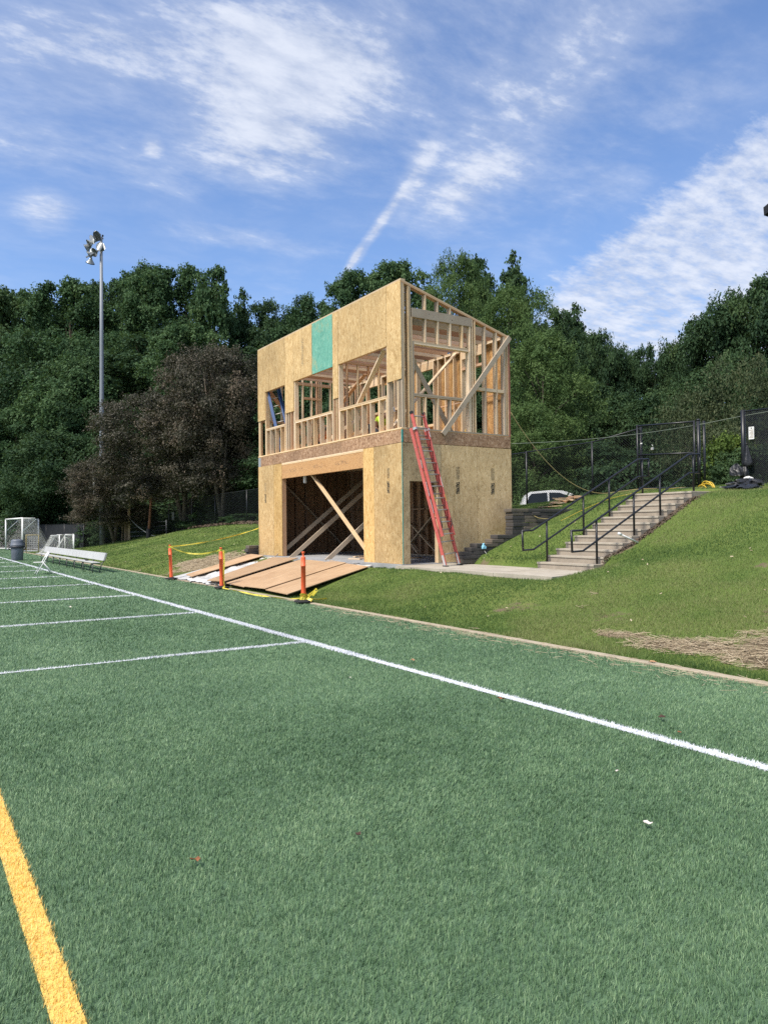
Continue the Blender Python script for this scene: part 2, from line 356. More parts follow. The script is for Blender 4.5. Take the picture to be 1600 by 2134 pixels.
foliage('leaves_dark', (0.026, 0.059, 0.029), (0.053, 0.100, 0.043), (0.095, 0.151, 0.058), vary=.45, trans=.32)
foliage('leaves_lime', (0.051, 0.099, 0.034), (0.096, 0.159, 0.051), (0.154, 0.224, 0.076), trans=.32)
foliage('leaves_maroon', (0.035, 0.036, 0.024), (0.071, 0.065, 0.044), (0.132, 0.094, 0.063), 0.55, 0.25, 0.15)
foliage('leaves_shrub', (0.045, 0.08, 0.018), (0.085, 0.135, 0.028), (0.14, 0.20, 0.04))
foliage('leaves_drab', (0.048, 0.068, 0.032), (0.075, 0.098, 0.045), (0.115, 0.125, 0.06))
foliage('grass_lawn', (0.062, 0.116, 0.032), (0.130, 0.212, 0.055), (0.250, 0.280, 0.105), 0.6, 0.25, 0.3, 0)
foliage('turf_fibre', (0.040, 0.086, 0.040), (0.130, 0.230, 0.113), (0.275, 0.392, 0.214), 0.5, 0.28, 0.15, 0)
foliage('line_white', (0.58, 0.60, 0.66), (0.74, 0.76, 0.80), (0.84, 0.85, 0.87), 0.5, 0.3, 0.12, 0)
foliage('line_yellow', (0.72, 0.42, 0.08), (0.86, 0.57, 0.15), (0.92, 0.68, 0.27), 0.5, 0.3, 0.12, 0)
foliage('straw', (0.20, 0.15, 0.095), (0.37, 0.295, 0.195), (0.56, 0.475, 0.335), 0.7, 0.2, 0.1, 0)

def ground_mats():
    m, t, b = new_mat('turf_backing'); g = t.node('ShaderNodeNewGeometry').outputs['Position']
    n = t.noise(g, 0.35, 4, 0.6); n2 = t.noise(g, 9.0, 5, 0.7)
    c = t.ramp(t.math('ADD', t.math('MULTIPLY', n, 0.5), t.math('MULTIPLY', n2, 0.5)), [(0.3, (0.055, 0.108, 0.055)), (0.7, (0.105, 0.185, 0.098))])
    t.link(c, b.inputs['Base Color']); b.inputs['Roughness'].default_value = 0.8
    bump(t, b, t.noise(g, 45, 4, 0.7), 0.6, 0.02)
    m, t, b = new_mat('earth_grass'); g = t.node('ShaderNodeNewGeometry').outputs['Position']
    a = t.noise(g, 0.55, 6, 0.65); f = t.noise(g, 14, 6, 0.75)
    c = t.ramp(t.math('ADD', t.math('MULTIPLY', a, 0.55), t.math('MULTIPLY', f, 0.45)), [(0.28, (0.065, 0.095, 0.024)), (0.5, (0.110, 0.160, 0.036)), (0.72, (0.185, 0.20, 0.065))])
    at = t.node('ShaderNodeAttribute'); at.attribute_name = 'bare'
    soil = t.ramp(t.noise(g, 5, 6, 0.7), [(0.3, (0.095, 0.072, 0.045)), (0.7, (0.20, 0.155, 0.10))])
    k = t.remap(t.math('ADD', at.outputs['Fac'], t.math('MULTIPLY', t.math('SUBTRACT', t.noise(g, 4.5, 8, 0.8), 0.5), 2.2)), 0.36, 0.70)
    c = t.mix(k, c, soil)
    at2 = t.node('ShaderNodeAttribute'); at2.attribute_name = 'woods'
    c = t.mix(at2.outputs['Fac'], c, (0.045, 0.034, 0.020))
    t.link(c, b.inputs['Base Color']); b.inputs['Roughness'].default_value = 0.9; b.inputs['Specular IOR Level'].default_value = 0.15
    bump(t, b, f, 0.7, 0.05)
ground_mats()

# ------------------------------------------------------------------ mesh helpers
def wloc(o):
    v = Vector((0, 0, 0))
    while o is not None: v += o.location; o = o.parent
    return v
class MB:
    def __init__(s): s.v = []; s.f = []; s.uv = None
    def add(s, vs, fs):
        k = len(s.v); s.v += [tuple(x) for x in vs]; s.f += [tuple(i+k for i in f) for f in fs]; return s
    def box(s, a, b):
        (x0, y0, z0), (x1, y1, z1) = [(min(p, q), max(p, q)) for p, q in zip(a, b)] and ((min(a[0], b[0]), min(a[1], b[1]), min(a[2], b[2])), (max(a[0], b[0]), max(a[1], b[1]), max(a[2], b[2])))
        return s.add([(x0,y0,z0),(x1,y0,z0),(x1,y1,z0),(x0,y1,z0),(x0,y0,z1),(x1,y0,z1),(x1,y1,z1),(x0,y1,z1)],
                     [(0,3,2,1),(4,5,6,7),(0,1,5,4),(1,2,6,5),(2,3,7,6),(3,0,4,7)])
    def bevbox(s, a, b, r=0.01, taper=0.0):
        x0,y0,z0 = (min(a[i], b[i]) for i in range(3)); x1,y1,z1 = (max(a[i], b[i]) for i in range(3))
        v = []
        for z, q in ((z0, r), (z0+r, 0), (z1-r, 0), (z1, r)):
            v += [(x0+q,y0+q,z),(x1-q,y0+q,z),(x1-q,y1-q,z),(x0+q,y1-q,z)]
        f = [(3,2,1,0),(12,13,14,15)]
        for k in range(3):
            for i in range(4): j = (i+1) % 4; f.append((k*4+i, k*4+j, k*4+4+j, k*4+4+i))
        return s.add(v, f)
    def bar(s, p, q, w, h, ref=(0, 0, 1)):
        p, q = Vector(p), Vector(q); d = (q-p).normalized(); r = Vector(ref)
        if abs(d.dot(r)) > 0.95: r = Vector((1, 0, 0))
        a = d.cross(r).normalized()*w*0.5; c = a.cross(d).normalized()*h*0.5
        vs = [e+sa*a+sc*c for e in (p, q) for sa, sc in ((-1,-1),(1,-1),(1,1),(-1,1))]
        return s.add(vs, [(0,1,2,3),(7,6,5,4),(0,4,5,1),(1,5,6,2),(2,6,7,3),(3,7,4,0)])
    def tube(s, pts, r, n=8, cap=True, closed=False):
        pts = [Vector(p) for p in pts]; m = len(pts); k0 = len(s.v)
        rr = r if isinstance(r, (list, tuple)) else [r]*m
        prev = None
        for i, p in enumerate(pts):
            if closed: d = (pts[(i+1) % m]-pts[i-1]).normalized()
            else: d = (pts[min(i+1, m-1)]-pts[max(i-1, 0)]).normalized()
            if prev is None:
                a = d.cross(Vector((0, 0, 1)) if abs(d.z) < 0.9 else Vector((1, 0, 0))).normalized()
            else: a = (prev-d*prev.dot(d)).normalized()
            prev = a; c = d.cross(a)
            for j in range(n):
                th = 2*math.pi*j/n; s.v.append(tuple(p+(a*math.cos(th)+c*math.sin(th))*rr[i]))
        for i in range(m if closed else m-1):
            for j in range(n):
                a0, a1 = k0+i*n+j, k0+i*n+(j+1) % n; i2 = (i+1) % m
                s.f.append((a0, k0+i2*n+j, k0+i2*n+(j+1) % n, a1))
        if cap and not closed:
            s.f.append(tuple(k0+j for j in range(n))); s.f.append(tuple(k0+(m-1)*n+j for j in reversed(range(n))))
        return s
    def lathe(s, prof, c=(0, 0, 0), n=20, axis=None):
        k0 = len(s.v); c = Vector(c)
        q = Vector(axis).to_track_quat('Z', 'Y') if axis else None
        for r, z in prof:
            for j in range(n):
                th = 2*math.pi*j/n; p = Vector((r*math.cos(th), r*math.sin(th), z))
                if q: p = q @ p
                s.v.append(tuple(c+p))
        for i in range(len(prof)-1):
            for j in range(n):
                s.f.append((k0+i*n+j, k0+i*n+(j+1) % n, k0+(i+1)*n+(j+1) % n, k0+(i+1)*n+j))
        if prof[0][0] > 1e-5: s.f.append(tuple(k0+j for j in reversed(range(n))))
        if prof[-1][0] > 1e-5: s.f.append(tuple(k0+(len(prof)-1)*n+j for j in range(n)))
        return s
    def quadprism(s, top, th):
        """a slab from four top corners, th thick downwards"""
        t = [Vector(p) for p in top]; b = [p-Vector((0, 0, th)) for p in t]
        return s.add(t+b, [(0,1,2,3),(7,6,5,4),(0,4,5,1),(1,5,6,2),(2,6,7,3),(3,7,4,0)])
    def build(s, name, mat, parent=None, smooth=False, **kw):
        off = wloc(parent) if parent is not None else Vector((0, 0, 0))
        loc = Vector(kw.pop('loc', (0, 0, 0)))
        me = bpy.data.meshes.new(name)
        me.from_pydata([tuple(Vector(v)-off-loc) for v in s.v], [], s.f); me.update()
        if smooth: me.polygons.foreach_set('use_smooth', [True]*len(me.polygons))
        me.materials.append(MATS[mat])
        o = bpy.data.objects.new(name, me); COL.objects.link(o); o.location = loc
        if parent is not None: o.parent = parent
        for k, v in kw.items(): o[k] = v
        return o
def thing(name, label, cat, loc=(0, 0, 0), group=None):
    o = bpy.data.objects.new(name, None); COL.objects.link(o); o.location = loc; o.empty_display_size = 0.2
    o['label'] = label; o['category'] = cat
    if group: o['group'] = group
    return o
def tag(o, label, cat, group=None, kind=None):
    if label: o['label'] = label
    if cat: o['category'] = cat
    if group: o['group'] = group
    if kind: o['kind'] = kind
    return o
def copy_tree(o, parent=None):
    c = o.copy(); COL.objects.link(c)
    if parent is not None: c.parent = parent
    for ch in list(o.children): copy_tree(ch, c)
    return c
def np_mesh(name, verts, quads=None, tris=None, mat=None, tint=None, **kw):
    """fast mesh from numpy arrays; tint is one value per vertex"""
    me = bpy.data.meshes.new(name)
    nq = 0 if quads is None else len(quads); ntr = 0 if tris is None else len(tris)
    me.vertices.add(len(verts)); me.vertices.foreach_set('co', np.ascontiguousarray(verts, np.float32).ravel())
    loops = []
    if nq: loops.append(np.asarray(quads, np.int32).ravel())
    if ntr: loops.append(np.asarray(tris, np.int32).ravel())
    loops = np.concatenate(loops)
    me.loops.add(len(loops)); me.loops.foreach_set('vertex_index', loops)
    me.polygons.add(nq+ntr)
    st = np.concatenate([np.arange(nq)*4, nq*4+np.arange(ntr)*3]).astype(np.int32)
    me.polygons.foreach_set('loop_start', st)
    me.update(calc_edges=True)
    if tint is not None:
        at = me.attributes.new('tint', 'FLOAT', 'POINT'); at.data.foreach_set('value', np.ascontiguousarray(tint, np.float32))
    me.materials.append(MATS[mat])
    o = bpy.data.objects.new(name, me); COL.objects.link(o)
    for k, v in kw.items(): o[k] = v
    return o
def rnoise(x, y, s, seed=0):
    """cheap smooth value noise for placing things"""
    x = np.asarray(x, float)*s+seed*13.7; y = np.asarray(y, float)*s+seed*7.3
    xi, yi = np.floor(x), np.floor(y); fx, fy = x-xi, y-yi
    fx = fx*fx*(3-2*fx); fy = fy*fy*(3-2*fy)
    h = lambda a, b: np.modf(np.abs(np.sin(a*127.1+b*311.7+seed*3.3)*43758.5453))[0]
    return (h(xi, yi)*(1-fx)+h(xi+1, yi)*fx)*(1-fy)+(h(xi, yi+1)*(1-fx)+h(xi+1, yi+1)*fx)*fy

# ------------------------------------------------------------------ terrain
CT = [(x, y, 0.0) for y in range(-30, 111, 10) for x in (7.44,)]
CT += [(9,-10,.30),(12.6,-10,1.3),(16.5,-10,2.4),(20,-10,2.65),
       (8.3,4.5,.16),(8.9,4.5,.30),(10.6,4.5,.74),(12.6,4.5,1.32),(16.5,4.5,2.42),(19.8,4.5,2.68),(23,3,2.7),
       (8.3,8,.12),(9.0,8,.24),(10,8,.46),(12,8,.98),(14,8,1.66),(16,8,2.28),(18,8,2.56),
       (8.4,10.2,.12),(9.2,10.2,.26),(10.2,10.2,.60),(10.9,10.2,.70),(11.5,10.3,.78),(12.2,10.75,.82),(13,10.75,1.04),(14,10.75,1.47),(15.2,10.75,2.04),(16,10.75,2.32),(17.5,10.75,2.44),
       (8.4,13,.10),(9.3,13,.28),(10.3,13,.655),(8.4,15,.10),(9.4,15,.30),(10.4,15,.645),(12.2,12.8,.69),(13,12.8,1.05),(14,12.8,1.52),(15.2,12.8,2.12),(16,12.8,2.42),
       (12.4,14,.72),(13.2,14,1.05),(14,14,1.42),(15.5,14,2.02),(16.5,14,2.30),(18,14,2.5),
       (12.3,14.9,.74),(13.2,14.9,1.10),(14,14.9,1.36),(15.5,14.9,1.93),(17,14.9,2.28),(17,16.5,2.3),(15.5,16.5,1.95),
       (19.5,12,2.68),(19.5,15.4,2.68),(19.2,17,2.45),(19,20,2.30),(18.6,24,2.2),(17.6,33,2.0),(16.9,41,1.85),(16.45,45,1.74),(16.3,49,1.56),(15.2,55.5,1.1),(11.9,61.4,.03),
       (16.5,20,2.0),(16.5,25,2.0),(10.5,26.5,.72),(12.5,26.5,1.12),(14,26.5,1.5),(8.5,26,.22),(8.6,20,.18),(9.6,20,.40),(8.5,35,.16),(10,35,.48),(10,42,.42),(10,50,.25),(9,61,.02),(13,35,1.1),(13,44,1.0),(13,53,.6),
       (25,10,2.2),(25,25,1.5),(24,40,1.5),(24,55,1.0),(20,65,.4),(12,75,.05),(10,100,0),(40,20,1.6),(40,60,1.2),(30,90,.6),(60,0,2.2),(60,60,2.2),(60,110,1.5),(22,18.5,1.3),(22,21.5,1.15),(40,-20,2.6),(60,-30,2.6)]
CT = np.array(CT, float)
def _U(r2): return 0.5*r2*np.log(r2+1e-9)
_n = len(CT)
_d2 = ((CT[:, None, :2]-CT[None, :, :2])**2).sum(2)
_A = np.zeros((_n+3, _n+3)); _A[:_n, :_n] = _U(_d2)+np.eye(_n)*0.6
_A[:_n, _n] = 1; _A[:_n, _n+1:] = CT[:, :2]; _A[_n, :_n] = 1; _A[_n+1:, :_n] = CT[:, :2].T
_w = np.linalg.solve(_A, np.concatenate([CT[:, 2], np.zeros(3)]))
def height(X, Y):
    X = np.atleast_1d(np.asarray(X, float)); Y = np.atleast_1d(np.asarray(Y, float)); sh = X.shape
    x, y = X.ravel(), Y.ravel(); z = np.zeros_like(x)
    for s in range(0, len(x), 20000):
        xs, ys = x[s:s+20000], y[s:s+20000]
        d2 = (xs[:, None]-CT[None, :, 0])**2+(ys[:, None]-CT[None, :, 1])**2
        z[s:s+20000] = _U(d2) @ _w[:_n]+_w[_n]+_w[_n+1]*xs+_w[_n+2]*ys
    z += (rnoise(x, y, 0.8, 1)-0.5)*0.06*np.clip((x-8)/2, 0, 1)+(rnoise(x, y, 2.6, 2)-0.5)*0.03*np.clip((x-7.6)/1, 0, 1)
    t = np.clip((x-7.44)/0.7, 0, 1); z = 0.012+(z-0.012)*t*t*(3-2*t)
    z = np.maximum(z, 0.012)
    def rect(x0, x1, y0, y1, target, fall):
        d = np.maximum(np.maximum(x0-x, x-x1), np.maximum(y0-y, y-y1)); w = np.clip(1-d/fall, 0, 1); w = w*w*(3-2*w)
        return w, target
    for x0, x1, y0, y1, tg, fall in ((10.64, 14.6, 15.66, 24.95, 0.50, 0.22), (10.42, 12.35, 10.38, 15.7, 0.57, 0.18),
                                     (12.28, 15.6, 11.0, 12.5, None, 0.14), (15.5, 17.6, 11.0, 12.5, 2.15, 0.14)):
        w, tg = rect(x0, x1, y0, y1, tg, fall)
        t2 = (0.42+(np.clip(x, 12.2, 15.6)-12.2)*0.477) if tg is None else tg
        z = z*(1-w)+t2*w
    return z.reshape(sh)
def hz(x, y): return float(height([x], [y])[0])

gx = np.concatenate([np.arange(7.44, 20.01, 0.157), np.linspace(20.6, 34, 22), np.linspace(37, 140, 22)])
gy = np.concatenate([np.linspace(-60, 1, 20), np.arange(2, 30, 0.157), np.linspace(30.4, 66, 70), np.linspace(69, 190, 30)])
GX, GY = np.meshgrid(gx, gy); GZ = height(GX, GY)
nv = np.stack([GX, GY, GZ], 2).reshape(-1, 3); nx, ny = len(gx), len(gy)
ii = (np.arange(ny-1)[:, None]*nx+np.arange(nx-1)[None, :]).ravel()
lawn = np_mesh('lawn', nv, quads=np.stack([ii, ii+1, ii+1+nx, ii+nx], 1), mat='earth_grass')
lawn.data.polygons.foreach_set('use_smooth', [True]*len(lawn.data.polygons))
def blob(X, Y, x, y, rx, ry, ang=0):
    c, s = math.cos(R(ang)), math.sin(R(ang)); dx, dy = X-x, Y-y
    return np.clip(1-np.sqrt(((dx*c+dy*s)/rx)**2+((-dx*s+dy*c)/ry)**2), 0, 1)
def straw_mask(X, Y):
    m = np.zeros_like(X)
    for b in ((8.45, 4.75, .82, .95, 10), (8.25, 5.8, .36, 1.1, 8), (9.5, 5.0, .7, .3, 20), (8.3, 6.9, .16, .7, 5), (9.2, 4.7, .6, .35, 20), (8.6, 3.7, .7, .7, 0), (9.2, 25.9, 1.5, 2.1, -30), (9.9, 25.0, 1.0, 1.2, 0), (9.0, 27.0, .8, 1.4, 0)):
        m = np.maximum(m, blob(X, Y, *b))
    return m
def soil_mask(X, Y):
    m = straw_mask(X, Y)*1.6
    for b in ((8.9, 9.6, .6, .9, 0), (9.9, 5.6, 1.2, .35, 25), (11.1, 5.2, 1.0, .3, 20), (8.9, 7.6, .8, .4, 40),  (12.3, 14.6, .5, .4, 0), (11.8, 6.9, .35, .3, 0),
              (14.0, 10.83, 2.2, .22, 0), (13.2, 10.83, 1.0, .25, 0), (18.3, 10.4, .9, .7, 0), (10.35, 11.6, .16, .7, 0), (9.8, 22, 1.0, 3.0, 0), (9.0, 29, .6, .7, 0)):
        m = np.maximum(m, np.minimum(blob(X, Y, *b)*1.1, .62)*(.35+1.1*rnoise(X, Y, 2.2, 15)))
    return np.clip(m, 0, 1)
at = lawn.data.attributes.new('bare', 'FLOAT', 'POINT'); at.data.foreach_set('value', soil_mask(GX, GY).ravel().astype(np.float32))
FENCE = [(19.5, 12.0), (19.5, 15.4), (19.0, 20.0), (18.6, 24.0), (17.6, 33.0), (16.9, 41.0), (16.45, 45.0), (16.3, 49.0), (15.2, 55.5), (11.9, 61.4)]
def fence_x(Y):
    ys = [p[1] for p in FENCE]; xs = [p[0] for p in FENCE]
    return np.interp(Y, ys, xs)
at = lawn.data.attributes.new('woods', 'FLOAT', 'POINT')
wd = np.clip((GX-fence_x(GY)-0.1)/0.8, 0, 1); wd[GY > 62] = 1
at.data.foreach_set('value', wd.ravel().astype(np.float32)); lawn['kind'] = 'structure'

m = MB(); m.add([(-400,-300,-.05),(400,-300,-.05),(400,500,-.05),(-400,500,-.05)], [(0,1,2,3)])
g = m.build('ground', 'earth_grass', kind='structure')
m = MB(); m.add([(-62,-40,0),(7.30,-40,0),(7.30,88,0),(-62,88,0)], [(0,1,2,3)])
m.build('turf_field', 'turf_backing', kind='structure')

# ---------------------------------------------------------------- blades
rng = np.random.default_rng(7)
RT2, FW2 = np.array([rt.x, rt.y]), np.array([fw.x, fw.y])/math.hypot(fw.x, fw.y)
def scatter(d0, d1, dens, margin=0.56):
    """random ground points in front of the camera between two distances"""
    n = int(dens*margin*(d1*d1-d0*d0))
    D = np.sqrt(rng.uniform(d0*d0, d1*d1, n)); L = rng.uniform(-margin, margin, n)*D
    P = L[:, None]*RT2+D[:, None]*FW2
    return P[:, 0], P[:, 1], D
def scatter_side(d0, d1, dens, inner, wide):
    """the ground beside that, thinner, for views from a step to either side"""
    n = int(dens*2*wide*(d1-d0)); D = rng.uniform(d0, d1, n); s = np.where(rng.uniform(0, 1, n) < .5, -1, 1)
    L = s*(inner*D+rng.uniform(0, wide, n)); P = L[:, None]*RT2+D[:, None]*FW2
    return P[:, 0], P[:, 1], D
def blades(x, y, z, h, w, lean_dir, lean, tint, segs=2):
    """each blade a bent strip: segs=2 gives a quad and a tip triangle, 1 a single triangle"""
    n = len(x); f = rng.uniform(0, 2*np.pi, n)
    sx, sy = np.cos(f)*w*0.5, np.sin(f)*w*0.5
    lx, ly = np.cos(lean_dir)*lean*h, np.sin(lean_dir)*lean*h
    zt = h*np.sqrt(np.maximum(1-np.minimum(lean, .95)**2, 0.1))
    P = np.stack([x, y, z], 1)
    if segs == 2:
        V = np.empty((n, 5, 3)); s = np.stack([sx, sy, np.zeros(n)], 1)
        mid = P+np.stack([lx*0.35, ly*0.35, zt*0.6], 1); tip = P+np.stack([lx, ly, zt], 1)
        V[:, 0] = P-s; V[:, 1] = P+s; V[:, 2] = mid+s*0.8; V[:, 3] = mid-s*0.8; V[:, 4] = tip
        k = np.arange(n)[:, None]*5
        return V.reshape(-1, 3), k+np.array([[0, 1, 2, 3]]), k+np.array([[3, 2, 4]]), np.repeat(tint, 5)
    V = np.empty((n, 3, 3)); s = np.stack([sx, sy, np.zeros(n)], 1)
    V[:, 0] = P-s; V[:, 1] = P+s; V[:, 2] = P+np.stack([lx, ly, zt], 1)
    return V.reshape(-1, 3), None, np.arange(n)[:, None]*3+np.array([[0, 1, 2]]), np.repeat(tint, 3)
def join(parts):
    Vs, Qs, Ts, Cs, k = [], [], [], [], 0
    for v, q, t, c in parts:
        Vs.append(v); Cs.append(c)
        if q is not None: Qs.append(q+k)
        if t is not None: Ts.append(t+k)
        k += len(v)
    return np.concatenate(Vs), (np.concatenate(Qs) if Qs else None), np.concatenate(Ts), np.concatenate(Cs)
SIDE_X, YEL_X, HASH0, HASHD = 4.885, 0.474, 9.66, 4.572
def on_line(x, y, e=0.0):
    side = np.abs(x-SIDE_X) < 0.058+e; yel = np.abs(x-YEL_X) < 0.050+e
    d = np.abs((y-HASH0+HASHD/2) % HASHD-HASHD/2); hash_ = (d < 0.036+e) & (x < SIDE_X) & (y > 8)
    return side, yel, hash_
def turf_at(x, y, D, h0, w0, segs):
    n = len(x)
    pn = rnoise(x, y, 1.1, 3)*0.6+rnoise(x, y, 3.7, 4)*0.4          # nap: direction and lie of the pile
    ld = 0.6+1.8*(rnoise(x, y, 0.5, 5)-0.5)+rng.normal(0, 0.9, n)+1.6*(rnoise(x, y, 9.0, 11)-0.5)
    lean = np.clip(0.50+0.30*(pn-0.5)+rng.normal(0, 0.2, n), 0.05, 0.92)
    h = h0*rng.uniform(0.75, 1.15, n)*(0.88+0.22*pn)
    tint = np.clip(0.48+rng.normal(0, 0.25, n)+0.36*(pn-0.5)+0.22*(rnoise(x, y, 0.22, 6)-0.5)+0.25*(rnoise(x, y, 16.0, 16)-0.5), 0, 1)
    return blades(x, y, np.zeros(n)+0.001, h, np.asarray(w0)*np.ones(n), ld, lean, tint, segs)
tp, wp, hp, yp = [], [], [], []
for d0, d1, dens, h0, w0, segs in ((2.35, 3.4, 15500, .027, .0027, 2), (3.4, 4.6, 12000, .027, .0034, 2), (4.6, 6.4, 7800, .028, .0042, 2), (6.4, 9.5, 3800, .030, .0066, 1),
                                   (9.5, 14, 1800, .032, .010, 1), (14, 22, 650, .036, .016, 1), (22, 40, 180, .038, .030, 1), (40, 90, 30, .040, .065, 1)):
    x, y, D = scatter(d0*.86, d1*1.14, dens)
    wfac = np.ones(len(x))
    if d0 < 40:
        e0 = 0.9 if d0 < 2.5 else d0
        xs_, ys_, Ds_ = scatter_side(e0, d1, dens*.42, .56, 2.6)
        x, y, D, wfac = np.concatenate([x, xs_]), np.concatenate([y, ys_]), np.concatenate([D, Ds_]), np.concatenate([wfac, np.full(len(xs_), 1.6)])
    Dj = D*rng.uniform(.87, 1.13, len(D))
    ok = (x < 7.33) & (x > -60) & (Dj < d1) & ((Dj >= d0) | (d0 < 2.5)); x, y, wfac = x[ok], y[ok], wfac[ok]
    jit = rng.normal(0, 0.006, len(x)); s, yl, ha = on_line(x+jit, y+jit)
    any_ = s | yl | ha
    tp.append(turf_at(x[~any_], y[~any_], D, h0, w0*wfac[~any_], segs))
    if d0 >= 9:                                 # far away the painted fibres need more of them to read as a line
        x2, y2, D2 = scatter(d0, d1, dens*7); x2, y2 = x2[x2 < 7.3], y2[x2 < 7.3]
        s2, yl2, ha2 = on_line(x2, y2)
        for msk, lst in ((s2, wp), (ha2, hp)):
            if msk.any(): lst.append(turf_at(x2[msk], y2[msk], D2, h0*1.04, w0*1.0, segs))
    for msk, lst in ((s, wp), (ha, hp), (yl, yp)):
        if msk.any(): lst.append(turf_at(x[msk], y[msk], D, h0*1.04, w0*1.15*wfac[msk], segs))
v, q, t, c = join(tp); o = np_mesh('artificial_turf', v, q, t, 'turf_fibre', c, kind='stuff')
o['label'] = 'green artificial turf fibres covering the playing field'
def strip(x0, x1, y0, y1, z): return np.array([(x0, y0, z), (x1, y0, z), (x1, y1, z), (x0, y1, z)])
def line_obj(name, parts, strips, mat):
    st = [(s, np.array([[0, 1, 2, 3]]), None, np.full(4, 0.5)) for s in strips]
    parts = list(parts)+[(s, q, np.zeros((0, 3), int), c) for s, q, _, c in st]
    v, q, t, c = join(parts); return np_mesh(name, v, q, t, mat, c, kind='structure')
line_obj('side_line', wp, [strip(SIDE_X-.052, SIDE_X+.052, -10, 86, .008)], 'line_white')
line_obj('yellow_line', yp, [strip(YEL_X-.05, YEL_X+.05, -10, 86, .008)], 'line_yellow')
line_obj('yard_lines', hp, [strip(-40, SIDE_X-.056, HASH0+k*HASHD-.026, HASH0+k*HASHD+.026, .008) for k in range(16)], 'line_white')

# lawn grass
RAMP = [(7.35, 15.6), (10.5, 16.7), (10.6, 25.3), (7.3, 23.4)]
def in_poly(x, y, P):
    ins = np.zeros(len(x), bool)
    for (x0, y0), (x1, y1) in zip(P, P[1:]+P[:1]):
        c = ((y0 > y) != (y1 > y)) & (x < (x1-x0)*(y-y0)/(y1-y0+1e-12)+x0); ins ^= c
    return ins
gp = []
for d0, d1, dens, h0, w0 in ((6, 9, 4200, .040, .007), (9, 13, 3000, .042, .009), (13, 18, 2000, .044, .012), (18, 26, 900, .045, .017), (26, 42, 260, .048, .030), (42, 66, 80, .05, .055)):
    x, y, D = scatter(d0, d1, dens, 0.58)
    xs_, ys_, _ = scatter_side(d0, d1, dens*.6, .58, 3.2)
    x, y = np.concatenate([x, xs_]), np.concatenate([y, ys_])
    ok = (x > 7.46) & (x < fence_x(y)+0.3) & (y < 62) & ~in_poly(x, y, RAMP)
    ok &= ~((x > 10.38) & (x < 12.25) & (y > 10.3+np.clip(x-10.7, 0, 2)*.40) & (y < 15.72)) & ~((x > 12.2) & (x < 17.8) & (y > 10.88) & (y < 12.6)) & ~((x > 10.5) & (x < 14.7) & (y > 15.3) & (y < 25.0))
    x, y = x[ok], y[ok]
    bare = soil_mask(x, y)+(rnoise(x, y, 3.5, 8)-0.5)*0.8
    keep = rng.uniform(0, 1, len(x)) > np.clip(bare*1.9-0.35, 0, 0.97); x, y = x[keep], y[keep]; n = len(x)
    big = rnoise(x, y, 0.42, 9)*0.55+rnoise(x, y, 1.7, 10)*0.45
    tall = 1.0+0.9*blob(x, y, 12.0, 13.4, 1.0, 1.2)+0.8*np.clip((8.2-x)/0.6, 0, 1)*rnoise(x, y, 1.3, 14)+0.8*blob(x, y, 12.3, 12.75, .5, .3)
    h = h0*rng.uniform(0.6, 1.2, n)*(0.62+0.75*big)*tall
    tint = np.clip(0.42+rng.normal(0, 0.17, n)+1.9*(big-0.5)+.9*(rnoise(x, y, 0.85, 19)-.5)+0.22*np.clip((x-11.5)/3, 0, 1)*(y < 11), 0, 1)
    gp.append(blades(x, y, height(x, y)-0.004, h, w0*np.ones(n), rng.uniform(0, 6.28, n), np.clip(rng.normal(.42, .2, n), .05, .9), tint, 1))
v, q, t, c = join(gp); o = np_mesh('grass', v, q, t, 'grass_lawn', c, kind='stuff'); o['label'] = 'short mown lawn grass on the bank and verge'

# straw mulch lying on the bare patches, and wisps along the kerb
def sticks(x, y, z, ln, w, ang, pit, tint):
    n = len(x); dx, dy, dz = np.cos(ang)*np.cos(pit)*ln/2, np.sin(ang)*np.cos(pit)*ln/2, np.sin(pit)*ln/2
    sx, sy = -np.sin(ang)*w/2, np.cos(ang)*w/2; P = np.stack([x, y, z], 1)
    d = np.stack([dx, dy, dz], 1); s = np.stack([sx, sy, np.zeros(n)], 1); u = np.array([0, 0, 1.0])*w[:, None]*0.6
    V = np.empty((n, 6, 3)); V[:, 0] = P-d-s; V[:, 1] = P-d+s; V[:, 2] = P-d+u; V[:, 3] = P+d-s; V[:, 4] = P+d+s; V[:, 5] = P+d+u
    k = np.arange(n)[:, None]*6
    Q = np.concatenate([k+np.array([[0, 3, 5, 2]]), k+np.array([[1, 2, 5, 4]])])
    return V.reshape(-1, 3), Q, np.zeros((0, 3), int), np.repeat(tint, 6)
n = 26000; x = rng.uniform(7.5, 11.2, n); y = np.where(rng.uniform(0, 1, n) < .72, rng.uniform(2.2, 9.5, n), rng.uniform(22.8, 29.5, n))
k = straw_mask(x, y)+(rnoise(x, y, 3.0, 12)-0.5)*0.5 > 0.22; k &= ~in_poly(x, y, RAMP); x, y = x[k], y[k]; n = len(x)
sp = [sticks(x, y, height(x, y)+rng.uniform(.004, .035, n), rng.uniform(.06, .24, n), rng.uniform(.003, .007, n)*np.where(y > 15, 2.0, 1), rng.uniform(0, 3.15, n), rng.normal(0, .16, n), np.clip(rng.normal(.5, .25, n), 0, 1))]
n = 520; y = rng.uniform(3.2, 13.5, n); x = 7.1+np.abs(rng.normal(0, .22, n))*np.where(rng.uniform(0, 1, n) < .6, -1, 1); x = np.minimum(x, 7.42)
sp.append(sticks(x, y, np.where(x < 7.31, .046, .03)+rng.uniform(0, .008, n), rng.uniform(.05, .2, n), np.full(n, .004), rng.normal(1.3, .7, n), rng.normal(0, .05, n), np.clip(rng.normal(.6, .2, n), 0, 1)))
